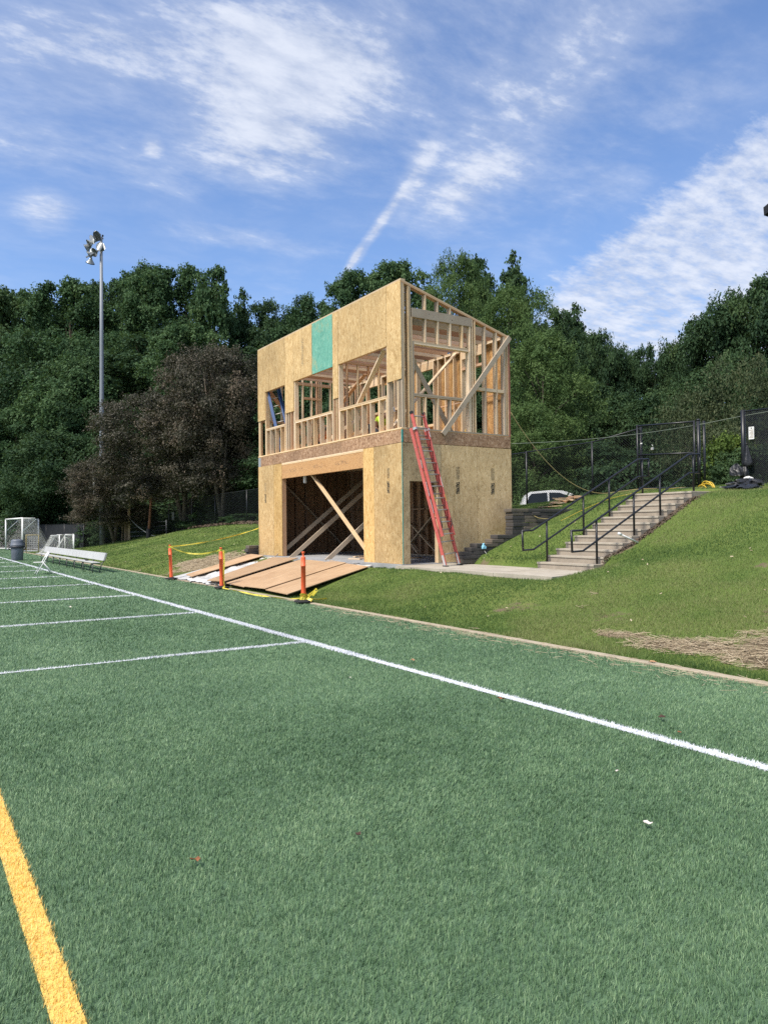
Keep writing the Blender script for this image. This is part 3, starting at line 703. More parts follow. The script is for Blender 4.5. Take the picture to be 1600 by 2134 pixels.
v, q, t, c = join(sp); o = np_mesh('straw', v, q, t, 'straw', c, kind='stuff'); o['label'] = 'dry straw mulch scattered over the bare soil patches'

# kerb: cast strips end to end
kerb = bpy.data.objects.new('kerb', None); COL.objects.link(kerb); kerb.location = (7.38, 10, 0); kerb['kind'] = 'structure'
y = -10.3
km = None
while y < 62:
    o = MB().bevbox((7.325, y+.006, -.04), (7.445, y+3.155, .026), .006).build('kerb_stone', 'concrete_kerb', kerb)
    y += 3.163

# walkway beside the building
walk = bpy.data.objects.new('walkway', None); COL.objects.link(walk); walk.location = (11.3, 13, .65); walk['kind'] = 'structure'
for poly in (((10.40, 10.30), (10.75, 10.36), (12.20, 10.92), (12.235, 11.98), (10.40, 11.98)), ((10.40, 11.99), (12.235, 11.99), (12.30, 13.82), (10.40, 13.82)), ((10.40, 13.83), (12.30, 13.83), (12.25, 15.665), (10.40, 15.665))):
    n = len(poly)
    MB().add([(x, y, .50) for x, y in poly]+[(x, y, .650) for x, y in poly], [tuple(reversed(range(n))), tuple(range(n, 2*n))]+[(i, (i+1) % n, (i+1) % n+n, i+n) for i in range(n)]).build('paving_slab', 'concrete_walk', walk)

# ------------------------------------------------------------------ stairs and railings
SX0, SZ0, SR, ST = 12.236, 0.650, 0.1457, 0.305
stairs = thing('concrete_staircase', 'weathered concrete staircase climbing the grass bank right of the building', 'stairs', (SX0, 11.73, SZ0))
for k in range(12):
    x0 = SX0+k*ST; x1 = x0+ST+0.04 if k < 11 else 17.75
    z1 = SZ0+(k+1)*SR
    o = MB().bevbox((x0, 10.90, z1-SR-.28), (x1 if k == 11 else x0+ST-.002, 12.56, z1), .010).build('landing' if k == 11 else 'step', 'concrete_stair', stairs)
    MB().bevbox((x0-.018, 10.895, z1-.045), (x0-.001, 12.565, z1-.001), .004).build('nosing', 'concrete_walk', o)
def railing(Y, label):
    t = thing('stair_railing', label, 'railing', (12.5, Y, .8), 'black pipe railings on the staircase')
    def zline(x): return 1.517+0.4745*(x-11.99)
    z_end = lambda x, o: zline(x)+o
    xa, xb = 11.99, 15.62
    MB().tube([(11.66, Y, 1.51), (xa, Y, 1.517), (xb, Y, zline(xb)+.02), (16.06, Y, 3.29)], .024, 8).build('handrail', 'black_metal', t, True)
    MB().tube([(11.68, Y, 1.075), (xa+.02, Y, 1.085), (xb+.01, Y, zline(xb)-.415), (16.05, Y, 2.85)], .022, 8).build('mid_rail', 'black_metal', t, True)
    MB().tube([(11.67, Y, 1.52), (11.69, Y, 1.06)], .024, 8).build('end_post', 'black_metal', t, True)
    MB().tube([(16.05, Y, 3.30), (16.04, Y, 2.84)], .024, 8).build('end_post', 'black_metal', t, True)
    for px, zb in ((12.43, SZ0+SR), (13.64, SZ0+5*SR), (14.55, SZ0+8*SR), (15.80, SZ0+12*SR)):
        MB().tube([(px, Y, zb-.02), (px, Y, zline(px)+(-.02 if px > 15 else 0))], .024, 8).build('post', 'black_metal', t, True)
railing(12.45, 'black pipe stair railing on the side towards the building')
railing(10.99, 'black pipe stair railing on the open grass bank side')

# ------------------------------------------------------------------ block retaining walls
rw = thing('retaining_wall', 'dark concrete block retaining wall stepping up along the building side', 'retaining wall', (13, 15.1, .7))
rr = random.Random(4)
courses = [(12.02, .66, .775, 'block_brown'), (12.03, .778, .87, 'block_brown'), (12.05, .872, .968, 'block_dark'), (12.27, .972, 1.07, 'block_dark'), (12.46, 1.074, 1.17, 'block_dark'), (12.97, 1.174, 1.275, 'block_brown'), (13.16, 1.279, 1.385, 'block_dark'),
           (13.69, 1.389, 1.497, 'block_dark'), (13.70, 1.501, 1.588, 'block_dark'), (13.71, 1.592, 1.70, 'block_dark'), (13.72, 1.704, 1.787, 'block_dark'), (13.70, 1.791, 1.885, 'block_dark'), (13.71, 1.889, 1.98, 'block_dark'), (13.66, 1.984, 2.075, 'block_dark')]
for ci, (x0, z0, z1, mt) in enumerate(courses):
    x = x0
    while x < 16.2:
        L = rr.choice((.40, .42, .44, .30)); L = L if ci < 13 else .62
        if z1 > hz(min(x+L/2, 16), 14.7)-.12 and not (ci < 4 and x > 13.4):
            mm = mt if rr.random() < .75 else ('block_brown' if mt == 'block_dark' else 'block_dark')
            j = rr.uniform(-.012, .012)
            MB().bevbox((x+.004, 14.98+j, z0), (x+L-.004, 15.27+j, z1), .012).build('block', mm, rw)
        x += L
rw2 = thing('retaining_wall', 'short stub of dark stacked blocks at the left end of the building', 'retaining wall', (10.6, 25.3, .6))
for k in range(4):
    for q in range(3):
        MB().bevbox((10.35+q*.36+.05*(k % 2), 25.05, .52+k*.12), (10.70+q*.36+.05*(k % 2), 25.36, .635+k*.12), .012).build('block', 'block_dark' if (k+q) % 3 else 'block_brown', rw2)

# ------------------------------------------------------------------ the unfinished timber building
BX, BY = 10.684, 15.724            # near front corner; a runs along the front (+Y), b goes back (+X)
ZB, ZL, ZR, ZT, LA, WB = .673, 3.775, 4.15, 7.96, 9.085, 3.66
bld = thing('unfinished_building', 'two storey timber framed press box under construction clad in bare strand board', 'building', (BX+1.8, BY+4.5, ZB))
def P(a, b, z): return (BX+b, BY+a, z)
def bb(a0, a1, b0, b1, z0, z1): return MB().box(P(a0, b0, z0), P(a1, b1, z1))
def part(name, mat, a0, a1, b0, b1, z0, z1, parent=None, **kw): return bb(a0, a1, b0, b1, z0, z1).build(name, mat, parent or bld, **kw)
LUM = ['lumber', 'lumber', 'lumber_pink']; lr = random.Random(11)
def lum(): return lr.choice(LUM)
def prism_front(poly, b0, b1):
    """a flat panel cut to an outline (a, z) with real thickness in b"""
    n = len(poly); m = MB(); v = [P(a, b0, z) for a, z in poly]+[P(a, b1, z) for a, z in poly]
    f = [tuple(range(n)), tuple(reversed(range(n, 2*n)))]+[(i, i+n, (i+1) % n+n, (i+1) % n) for i in range(n)]
    return m.add(v, f)
def prism_side(poly, a0, a1):
    n = len(poly); m = MB(); v = [P(a0, b, z) for b, z in poly]+[P(a1, b, z) for b, z in poly]
    f = [tuple(range(n)), tuple(reversed(range(n, 2*n)))]+[(i, i+n, (i+1) % n+n, (i+1) % n) for i in range(n)]
    return m.add(v, f)
# slab
part('concrete_slab', 'concrete_slab', -.06, LA+.06, -.10, WB+.1, .40, ZB-.004)
part('concrete_slab', 'concrete_slab', 1.98, 7.1, -.30, -.103, .42, ZB-.03)
# lower front sheathing, two piers each of two strips
g = .010
lower_l = part('sheathing_panel', 'osb_front', 7.789+g, LA, -.010, .012, ZB, ZL)
part('sheathing_panel', 'osb_orange', 7.149, 7.789, -.010, .012, ZB+.008, ZL-.008)
lower_r = part('sheathing_panel', 'osb_front', .014, 1.345, -.010, .012, ZB, ZL-.01)
part('sheathing_panel', 'osb_orange', 1.345+g, 1.904, -.010, .012, ZB-.006, ZL-.006)
# lower side sheathing
side1 = prism_side([(.0, ZB), (.213, ZB), (.213, 2.793), (1.098, 2.793), (1.098, ZB), (1.217, ZB), (1.217, ZL-.01), (0, ZL-.01)], -.010, .012).build('sheathing_panel', 'osb_stained', bld, label='weather stained panel cut round the side doorway')
side2 = part('sheathing_panel', 'osb_side', -.010, .012, 1.226, 2.435, ZB, ZL-.01)
side3 = part('sheathing_panel', 'osb_side', -.010, .012, 2.444, WB+.01, ZB, ZL-.014)
# lower rear and far walls
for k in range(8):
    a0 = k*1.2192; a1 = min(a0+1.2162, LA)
    if a1 > a0+.05: part('sheathing_panel', 'osb_shaded', max(a0, .02), a1, WB-.012, WB, ZB, ZL)
for k in range(3): part('sheathing_panel', 'osb_shaded', LA-.012, LA, .015+k*1.2192, min(.015+k*1.2192+1.216, WB-.016), ZB, ZL)
def stud(a, b, z0, z1, axis='front', name='stud', mat=None, w=.038, d=.138):
    """axis: the wall the stud stands in; (a, b) is its outer corner"""
    if axis in ('front', 'rear'): return part(name, mat or lum(), a, a+w, b, b+d, z0, z1)
    return part(name, mat or lum(), a, a+d, b, b+w, z0, z1)
for k in range(23): stud(.10+k*.406, WB-.012-.138-.002, ZB+.042, ZL-.08, 'rear', mat='lumber_shaded')
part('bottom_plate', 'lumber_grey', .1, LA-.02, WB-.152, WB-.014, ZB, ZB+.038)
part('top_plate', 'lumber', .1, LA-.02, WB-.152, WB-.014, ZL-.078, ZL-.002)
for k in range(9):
    part('blocking', 'lumber_shaded', .14+k*.95, .98+k*.95, WB-.150, WB-.112, 2.17, 2.208)
for k in range(9): stud(LA-.152, .16+k*.406, ZB+.042, ZL-.08, 'side', mat='lumber_shaded')
part('top_plate', 'lumber', LA-.152, LA-.014, .16, WB-.16, ZL-.078, ZL-.002)
for k in range(7):
    b = .02+k*.406
    if .16 < b < 1.12: continue
    stud(.014, b, ZB+.042, ZL-.08, 'side')
for b in (.172, 1.10): stud(.014, b, ZB, 2.93, 'side', 'trimmer', 'lumber')
part('header', 'lumber', .014, .15, .215, 1.095, 2.795, 3.03)
for a in (7.151, 7.19, 7.6, 8.0, 8.4, 8.8, 1.862, 1.82, 1.4, 1.0, .6, .2): stud(a, .014, ZB+.002, ZL-.52 if a in (7.151, 1.862) else ZL-.08, 'front')
# big opening header, plates above it
part('beam', 'lvl_beam', 1.906, 7.147, -.002, .085, 3.256, 3.700)
part('top_plate', 'lumber', 1.906, 7.147, -.006, .13, 3.703, 3.738)
part('top_plate', 'lumber', 1.906, 7.147, -.004, .13, 3.740, ZL)
# floor deck: joists, rim, subfloor
for k in range(22): part('floor_joist', lum(), .10+k*.406, .138+k*.406, .03, WB-.03, ZL+.004, 4.085)
part('rim_board', 'osb_rim', 0.03, 3.10, -.004, .026, ZL+.002, 4.098)
part('rim_board', 'osb_rim', 3.103, 7.90, -.004, .026, ZL+.002, 4.098)
part('rim_board', 'osb_rim', 7.903, LA-.20, -.004, .026, ZL+.002, 4.098)
part('flashing', 'grey_flashing', LA-.197, LA, -.004, .026, ZL+.002, 4.098)
part('rim_board', 'osb_rim', -.004, .026, .03, WB, ZL+.002, 4.098)
part('rim_board', 'osb_rim', LA-.026, LA, .03, WB, ZL+.002, 4.098)
part('rim_board', 'osb_rim', 0, LA, WB-.026, WB, ZL+.002, 4.085)
part('flashing', 'teal_tape', -.008, .034, -.008, .028, ZL+.002, 4.098)
part('flashing', 'teal_tape', -.012, .012, -.012, -.001, ZB, ZL-.004)
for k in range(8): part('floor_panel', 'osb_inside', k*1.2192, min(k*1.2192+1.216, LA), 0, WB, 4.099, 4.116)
# upper storey plates
part('bottom_plate', 'lumber', 0, LA, -.008, .138, 4.118, 4.154)
part('bottom_plate', 'lumber_grey', .0, .138, .14, WB, 4.118, 4.154)
part('bottom_plate', 'lumber', .14, 1.019, WB-.15, WB-.012, 4.118, 4.154)
part('bottom_plate', 'lumber', 1.931, LA, WB-.15, WB-.012, 4.118, 4.154)
part('bottom_plate', 'lumber', LA-.138, LA, .14, WB-.16, 4.118, 4.154)
# upper front sheathing: panels notched round the three window openings
zt, zh, zp = 7.918, 6.355, 5.392
def fpanel(poly, mat='osb_front'):
    lo_, hi_ = min(p[0] for p in poly), max(p[0] for p in poly)
    poly = [(a+(.005 if a == lo_ and a > .01 else -.005 if a == hi_ and a < LA-.01 else 0), z) for a, z in poly]
    return prism_front(poly, -.010, .012).build('sheathing_panel', mat, bld)
fpanel([(LA, zp), (LA, zt), (8.142, zt), (8.142, zh), (8.455, zh), (8.455, zp)])
fpanel([(8.138, zh), (8.138, zt), (6.86, zt), (6.86, zh)])
fpanel([(6.857, zp), (6.857, zt), (6.203, zt), (6.203, zp+.004)])
up3 = fpanel([(6.199, zh), (6.199, zt), (4.904, zt), (4.904, zh)])
teal = fpanel([(4.900, zh), (4.900, zt), (3.592, zt), (3.592, zh)], 'osb_teal'); teal['label'] = 'panel stained green, between the plain boards'
fpanel([(3.588, zp), (3.588, zt), (3.274, zt), (3.274, zp)])
fpanel([(3.270, zh), (3.270, zt), (1.970, zt), (1.970, zh)])
fpanel([(1.966, zh), (1.966, zt), (.672, zt), (.672, zh)])
fpanel([(.668, zp), (.668, zt), (.0, zt), (.0, zp)])
part('top_plate', 'lumber', 0, LA, -.004, .138, 7.922, ZT)
part('top_plate', 'lumber', .0, LA, .014, .138, 7.88, 7.919)
# upper front framing
zs0, zs1 = 4.156, 7.878
for a in (9.045, 8.47, 6.78, 6.60, 6.43, 6.225, 3.52, 3.40, 3.285, .62, .185, .06): stud(a, .014, zs0, zs1, 'front')
for a in (8.428, 6.862, 6.16, 3.595, 3.242, .675): stud(a, .014, zs0, zh, 'front', 'trimmer', 'lumber')
for a0, a1 in ((6.905, 8.42), (3.64, 6.155), (.72, 3.238)):
    part('header', 'lumber_pink', a0-.04, a1+.04, .014, .10, zh+.004, zh+.24)
    part('sill', 'lumber', a0, a1, -.004, .138, 5.024, 5.062)
    part('sill', 'lumber', a0, a1, .0, .138, 4.984, 5.022)
for a in (2.79, 2.36, 1.945, 1.52, 1.07, 5.68, 5.27, 4.845, 4.405, 3.98, 8.06, 7.655, 7.23, 3.20, .72, 6.118, 3.64, 8.388, 6.905):
    stud(a-.019, .0, zs0, 4.982, 'front', 'cripple_stud', 'lumber')
# upper side wall (faces the staircase)
def rake(b): return 7.958-(7.958-6.945)*b/3.64
SG = ['lumber', 'lumber', 'lumber_grey']
def sstud(b, z1=None, w=.038, z0=4.156, name='stud', mat=None): 
    zz0 = rake(b)-.09 if z1 is None else z1; zz1 = rake(b+w)-.09 if z1 is None else z1
    prism_side([(b, z0), (b+w, z0), (b+w, zz1), (b, zz0)], .0, .138).build(name, mat or lr.choice(SG), bld)
for b in (.014, .055, .215, .262, 2.312, 2.40, 2.765, 3.17, 3.45, 3.50, 3.57): sstud(b)
for b in (.309, .358): sstud(b, 7.018 if b < .33 else 6.40, name='trimmer')
sstud(2.235, 7.018, name='trimmer'); sstud(2.19, 6.325, name='trimmer')
part('header', 'lumber_grey', -.004, .138, .336, 2.308, 7.022, 7.253)
for k in range(2): part('header', 'lumber_grey' if k else 'lumber', .0, .138, .40, 2.187, 6.327+k*.039, 6.364+k*.039)
for b in (.755, 1.16, 1.57): sstud(b, z0=7.256, name='cripple_stud')
for b in (.755, 1.16, 1.57, 1.975): sstud(b, 7.02, z0=6.406, name='cripple_stud')
part('sill', 'lumber_grey', -.002, .138, .40, 2.187, 5.018, 5.056); part('sill', 'lumber_grey', .0, .138, .40, 2.187, 4.978, 5.016)
for b in (.74, 1.14, 1.55): sstud(b, 4.976, name='cripple_stud')
for b0, b1 in ((2.44, 2.763), (2.805, 3.168), (3.21, 3.448)): part('blocking', 'lumber', .0, .138, b0, b1, 5.315, 5.40)
for k in range(2):
    z = .038*k
    prism_side([(0, rake(0)-.085+z), (WB, rake(WB)-.085+z), (WB, rake(WB)-.049+z), (0, rake(0)-.049+z)], -.002, .14).build('rake_plate', 'lumber_pink' if k == 0 else 'lumber', bld)
def brace(p, q, w=.14, t=.038, mat='lumber', ref=(0, 0, 1), name='brace'): return MB().bar(P(*p), P(*q), w, t, ref).build(name, mat, bld)
brace((-.030, 3.655, 6.90), (-.030, 1.276, 4.04), .05, .135, 'lumber_grey', (0, 0, 1))
# far end wall, left open between studs
for b in (.02, .45, .86, 1.27, 1.70, 2.06, 2.27, 2.36, 2.45, 2.86, 3.42, 3.50):
    prism_side([(b, 4.156), (b+.038, 4.156), (b+.038, rake(b)-.10), (b, rake(b)-.09)], LA-.138, LA).build('stud', lum(), bld)
for k in range(2):
    z = .038*k
    prism_side([(0, rake(0)-.085+z), (WB, rake(WB)-.085+z), (WB, rake(WB)-.049+z), (0, rake(0)-.049+z)], LA-.14, LA).build('rake_plate', 'lumber_pink', bld)
part('header', 'lumber_pink', LA-.136, LA-.002, .90, 2.85, 6.835, 6.94)
part('sill', 'lumber_pink', LA-.136, LA-.004, 1.74, 2.44, 6.33, 6.41)
part('blocking', 'lumber_pink', LA-.12, LA-.006, .08, 2.85, 5.365, 5.44)
brace((LA-.16, .25, 6.6), (LA-.16, 2.3, 4.3), .04, .14, 'lumber_pink')
# rear wall: sheathing with openings, plates, studs
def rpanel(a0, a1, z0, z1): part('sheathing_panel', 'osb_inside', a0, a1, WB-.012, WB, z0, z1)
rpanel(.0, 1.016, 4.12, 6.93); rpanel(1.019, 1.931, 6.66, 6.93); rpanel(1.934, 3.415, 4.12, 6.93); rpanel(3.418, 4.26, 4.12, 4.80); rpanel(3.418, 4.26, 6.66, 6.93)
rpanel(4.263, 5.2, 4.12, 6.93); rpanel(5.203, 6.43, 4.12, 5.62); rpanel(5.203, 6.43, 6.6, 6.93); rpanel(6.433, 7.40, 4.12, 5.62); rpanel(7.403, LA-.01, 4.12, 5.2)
part('sheathing_panel', 'red_edge', -.012, -.001, WB-.05, WB+.004, 4.10, 6.90)
for a in (.14, .50, .94, .98, 1.934, 1.975, 2.33, 2.74, 3.12, 3.36, 4.263, 4.30, 4.75, 5.16, 5.60, 6.0, 6.40, 7.40, 7.44, 7.85, 8.25, 8.62): stud(a, WB-.152, 4.156, 6.86, 'rear')
for a0, a1 in ((1.02, 1.93), (3.40, 4.262), (6.44, 7.398)):
    part('header', 'lumber', a0, a1, WB-.152, WB-.06, 6.63, 6.858)
part('header', 'lumber_pink', 1.02, 1.93, WB-.152, WB-.02, 6.30, 6.376)
for a in (1.30, 1.62): part('cripple_stud', 'lumber_pink', a, a+.038, WB-.152, WB-.02, 6.378, 6.628)
part('sill', 'lumber', 3.40, 4.262, WB-.152, WB-.014, 4.80, 4.876)
part('sill', 'lumber', 5.2, 7.398, WB-.152, WB-.014, 5.60, 5.676)
for a0, a1 in ((.18, .5), (.54, .92), (2.0, 2.32), (2.37, 2.73), (2.78, 3.1)): part('blocking', 'lumber_pink', a0, a1, WB-.150, WB-.112, 5.33, 5.368)
part('top_plate', 'lumber', .14, LA-.14, WB-.152, WB-.012, 6.862, 6.896); part('top_plate', 'lumber', .14, LA-.14, WB-.152, WB-.012, 6.898, 6.932)
# ceiling joists on the rear plate
JM = ['lumber', 'joist_wood', 'lumber_pink', 'joist_wood', 'lumber_pink', 'lumber', 'lumber_grey']
k = 0; a = .36
while a < LA-.2:
    part('ceiling_joist', JM[(k*3) % 7] if k else 'lumber_grey', a, a+.038, .16, WB-.02+(.05*((k*7) % 3)), 6.936, 7.170); a += .406; k += 1
part('ledger', 'lumber_pink', .14, LA-.14, .115+.025, .158, 6.936, 7.165)
# loose diagonal bracing
brace((.16+.50, .849, 5.994), (.16+.50, 2.10, 4.20), .04, .14, 'lumber_grey', (0, 0, 1))
brace((.60, .40, 6.52), (.60, .86, 5.98), .04, .14, 'lumber_grey', (0, 0, 1))
brace((2.16, WB-.20, 6.86), (.9, .22, 4.20), .10, .04, 'lumber')
brace((1.09, .19, 6.36), (2.42, .17, 5.09), .038, .135, 'lumber', (1, 0, 0))
brace((5.04, 2.0, 6.59), (6.75, 2.0, 5.80), .038, .135, 'lumber_pink', (1, 0, 0))
brace((6.75, 2.0, 6.1), (8.3, 2.1, 4.2), .038, .135, 'lumber_pink', (1, 0, 0))
for k in range(3): brace((2.6+1.9*k, 1.5, 5.1), (3.3+1.9*k, .4, 4.2), .038, .09, 'lumber')
# inner partition half way along
for b in (.9, 1.3, 1.7, 2.1, 2.5, 2.9): part('stud', lum(), 5.0, 5.09, b, b+.038, 4.16, 6.85)
part('top_plate', 'lumber_pink', 5.0, 5.09, .9, 3.3, 6.855, 6.93)
# lower storey bracing
brace((5.33, .19, 3.29), (1.70, .19, .69), .038, .125, 'lumber', (1, 0, 0))
brace((7.5, -.10, .60), (7.30, WB-.2, 3.42), .038, .135, 'lumber_grey')
brace((6.38, -.11, .60), (6.22, WB-.2, 3.46), .038, .135, 'lumber_grey')
brace((3.89, -.12, .62), (4.0, WB-.2, 3.46), .038, .135, 'lumber_grey')
brace((8.85, .85, 3.2), (8.85, 3.3, .9), .135, .038, 'lumber_grey', (1, 0, 0))
brace((7.6, WB-.2, 3.5), (4.2, WB-.2, .75), .038, .135, 'lumber_grey', (1, 0, 0))
brace((4.66, WB-.19, 1.73), (3.05, WB-.19, .69), .038, .125, 'lumber_grey', (1, 0, 0)); brace((3.35, WB-.235, 1.94), (5.1, WB-.235, .70), .038, .125, 'lumber_grey', (1, 0, 0))
brace((2.3, .25, 3.4), (1.3, .25, 2.6), .038, .09, 'lumber_grey', (1, 0, 0))
part('pipe_stub', 'white_plastic', 5.86, 5.93, .18, .25, 3.05, 3.32)
# printing stencilled on the boards
def text_mesh(body, size, sx):
    cu = bpy.data.curves.new('print', 'FONT'); cu.body = body; cu.size = size; cu.align_x = 'LEFT'; cu.offset = .006
    o = bpy.data.objects.new('print', cu); COL.objects.link(o); bpy.context.view_layer.update()
    me = bpy.data.meshes.new_from_object(o.evaluated_get(bpy.context.evaluated_depsgraph_get()))
    co = [v.co.copy() for v in me.vertices]; fs = [tuple(p.vertices) for p in me.polygons]
    bpy.data.objects.remove(o); bpy.data.curves.remove(cu); bpy.data.meshes.remove(me)
    w = max(c.x for c in co); h = max(c.y for c in co)
    return [(c.x*sx/w, c.y*size/h) for c in co], fs
TXT, TXF = text_mesh('TALLWALL', .105, .325)
def stencil(parent, org, xa, ya, small_gap, flip=1, ink='ink', light='ink'):
    """word along xa, letters rising along ya, two rows of fine print beyond it"""
    o, xa, ya = Vector(org), Vector(xa), Vector(ya)
    m = MB(); m.add([o+xa*x+ya*y for x, y in TXT], TXF)
    m.build('printed_word', ink, parent)
    m = MB(); r2 = random.Random(3)
    for row in range(3):
        x = small_gap[0]
        while x < small_gap[1]:
            w = r2.uniform(.006, .016); h = r2.uniform(.016, .022)
            p = o+xa*x+ya*(.004+row*.036)
            m.add([p, p+xa*w, p+xa*w+ya*h, p+ya*h], [(0, 1, 2, 3)]); x += w+r2.choice((.004, .005, .012))
    m.build('printed_lines', light, parent)
fb, sa = -.0118, -.0118
stencil(lower_r, P(.700, fb, 2.495), (0, 0, 1), (0, -1.1, 0), (.40, .66))
stencil(lower_l, P(8.43, fb, 2.80), (0, 0, -1), (0, 1.1, 0), (-.38, -.06), light='ink_faint')
stencil(side2, P(sa, 1.712, 2.800), (0, 0, -1), (1.1, 0, 0), (-.40, -.07))
stencil(side3, P(sa, 2.925, 2.800), (0, 0, -1), (1.1, 0, 0), (-.40, -.07))
m = MB(); r2 = random.Random(5)
for row in range(2):
    z = 3.0
    while z < 3.22: 
        h = r2.uniform(.008, .018); m.add([P(sa, .56+row*.05, z), P(sa, .60+row*.05, z), P(sa, .60+row*.05, z+h), P(sa, .56+row*.05, z+h)], [(0, 1, 2, 3)]); z += h+.007
m.build('printed_lines', 'ink', side1)
m = MB()
for row in range(3):
    z = 6.75
    while z < 7.6:
        h = r2.uniform(.01, .03); m.add([P(5.60-row*.05, fb, z), P(5.57-row*.05, fb, z), P(5.57-row*.05, fb, z+h), P(5.60-row*.05, fb, z+h)], [(0, 1, 2, 3)]); z += h+r2.uniform(.01, .05)
m.build('printed_lines', 'ink_faint', up3)
# nail heads on the lower boards
def nails(parent, pts): 
    m = MB()
    for p, u, w in pts:
        p, u, w = Vector(p), Vector(u), Vector(w); s = .007
        m.add([p-u*s-w*s, p+u*s-w*s, p+u*s+w*s, p-u*s+w*s], [(0, 1, 2, 3)])
    m.build('nail_heads', 'ink', parent, kind='stuff')
nails(side2, [(P(sa, b, .8+k*.30+.04*((k*3) % 4)), (1, 0, 0), (0, 0, 1)) for b in (1.26, 1.62, 2.02, 2.41) for k in range(10)])
nails(side3, [(P(sa, b, .8+k*.30+.05*((k*5) % 3)), (1, 0, 0), (0, 0, 1)) for b in (2.48, 2.84, 3.24, 3.62) for k in range(10)])
nails(lower_r, [(P(a, fb, .8+k*.30+.05*((k*5) % 3)), (0, 1, 0), (0, 0, 1)) for a in (.06, .45, .85, 1.30) for k in range(10)])
nails(lower_l, [(P(a, fb, .8+k*.30+.05*((k*5) % 3)), (0, 1, 0), (0, 0, 1)) for a in (7.84, 8.25, 8.65, 9.04) for k in range(10)])
nails(side1, [(P(sa, b, 2.9+k*.2), (1, 0, 0), (0, 0, 1)) for b in (.05, .42, .8, 1.18) for k in range(5)])

# debris on the garage floor
for i, (a, b, L, an) in enumerate(((3.3, .9, .9, 20), (3.0, .55, .55, -8), (4.5, 1.2, .8, 60), (2.4, 1.4, 1.1, 75))):
    d = (math.cos(R(an)), math.sin(R(an)))
    tag(MB().bar(P(a, b, ZB+.018), P(a+d[0]*L, b+d[1]*L, ZB+.018), .09, .036).build('timber_offcut', lum()),
        ('pale timber offcut lying on the garage slab', 'short timber offcut at the front of the garage slab', 'dark timber offcut deep on the garage slab', 'long timber offcut by the right side of the garage slab')[i], 'wood offcut', 'timber offcuts on the garage slab')

# ------------------------------------------------------------------ plywood ramp sheets and plastic
def ramp_z(x): return np.interp(x, [7.3, 7.5, 10.58], [.035, .06, ZB-.06])
def sheet(c4, lift, label, mat='ply_ramp', th=.019):
    pts = [(x, y, float(ramp_z(x))+l) for (x, y), l in zip(c4, lift)]
    t = MB().quadprism(pts, th)
    o = t.build('plywood_sheet', mat, None, loc=tuple(sum((Vector(p) for p in pts), Vector())/4)); tag(o, label, 'plywood sheet', 'plywood sheets forming the ramp'); return o
sheet([(7.48, 15.77), (10.30, 16.80), (10.36, 18.06), (7.52, 17.09)], (.05, .03, .05, .055), 'plywood ramp sheet on the right edge, bottom by the base of the nearest orange post')
sheet([(7.52, 17.11), (10.36, 18.08), (10.55, 19.28), (7.51, 18.39)], (.085, .07, .055, .065), 'plywood ramp sheet second from the right')
sheet([(7.51, 18.43), (10.50, 19.32), (10.31, 20.79), (7.45, 19.55)], (.045, .045, .08, .09), 'plywood ramp sheet in the middle, behind the nearest orange post')
sheet([(7.46, 19.72), (10.31, 20.95), (10.26, 22.77), (7.35, 20.80)], (.125, .13, .10, .11), 'plywood ramp sheet right of the bare white plastic')
sheet([(7.50, 22.58), (10.34, 23.62), (10.49, 25.17), (7.54, 23.25)], (.10, .12, .10, .12), 'narrow plywood ramp sheet at the far left, beyond the white plastic')
xs = np.linspace(7.36, 10.52, 46); ys = np.linspace(15.95, 24.3, 110)
V = []; F = []
pr = np.random.default_rng(3)
for j, y in enumerate(ys):
    for i, x in enumerate(xs):
        sk = (x-7.3)*.33; wob = .10*math.sin(y*5+x)+.05*math.sin(y*13)
        xx = x+(wob*.5 if i in (0, 45) else 0); yy = y+sk
        wr = .024*math.sin(9*x+4.1*y+2*math.sin(3*y))+.020*math.sin(17*y+5*x)+.012*pr.normal()
        if y < 19.9: xx = 7.66+(xx-7.36)*(10.52-7.66)/(10.52-7.36)
        V.append((xx, yy, float(ramp_z(xx))+max(.0, .012+wr*.8 if 3.2 < j*.0766 < 7.2 else .004)))
for j in range(109):
    for i in range(45): F.append((j*46+i, j*46+i+1, (j+1)*46+i+1, (j+1)*46+i))
tag(MB().add(V, F).build('plastic_sheet', 'plastic_sheet', None, True), 'crumpled white plastic sheeting spread under the plywood ramp', 'plastic sheet')

# ------------------------------------------------------------------ ladders
def ladder(p0, p1, half, n_rungs, rail_mat, name, label, side, up_t=0.0, depth=.075, fly=None):
    """straight ladder from foot centre p0 to top centre p1; side is the direction across it"""
    p0, p1, side = Vector(p0), Vector(p1), Vector(side).normalized()
    d = (p1-p0).normalized(); nrm = side.cross(d).normalized()
    if nrm.y > 0: nrm = -nrm
    t = thing(name, label, 'ladder', p0)
    L = (p1-p0).length
    return t, p0, d, nrm, side, L
lt, p0, d, nrm, side, L = ladder((11.418, 14.60, .655), (10.905, 15.42, 4.47), .2, 12, 'red_fibreglass', 'extension_ladder', 'red fibreglass extension ladder leaning against the building corner beside the doorway', (1, .37, 0))
side = Vector((.937, .35, 0)).normalized(); side = (side-d*side.dot(d)).normalized(); nrm = side.cross(d)
if nrm.y > 0: nrm = -nrm
LH = .335
def rail(mb, s0, s1, off, dz):
    """C section rail: web and two flanges"""
    a, b = p0+d*s0, p0+d*s1
    s = side*off
    mb.bar(a+s+nrm*dz, b+s+nrm*dz, .008, .082, nrm)
    q = side*(-.014 if off > 0 else .014)
    mb.bar(a+s+q+nrm*(dz+.037), b+s+q+nrm*(dz+.037), .030, .008, nrm); mb.bar(a+s+q+nrm*(dz-.037), b+s+q+nrm*(dz-.037), .030, .008, nrm)
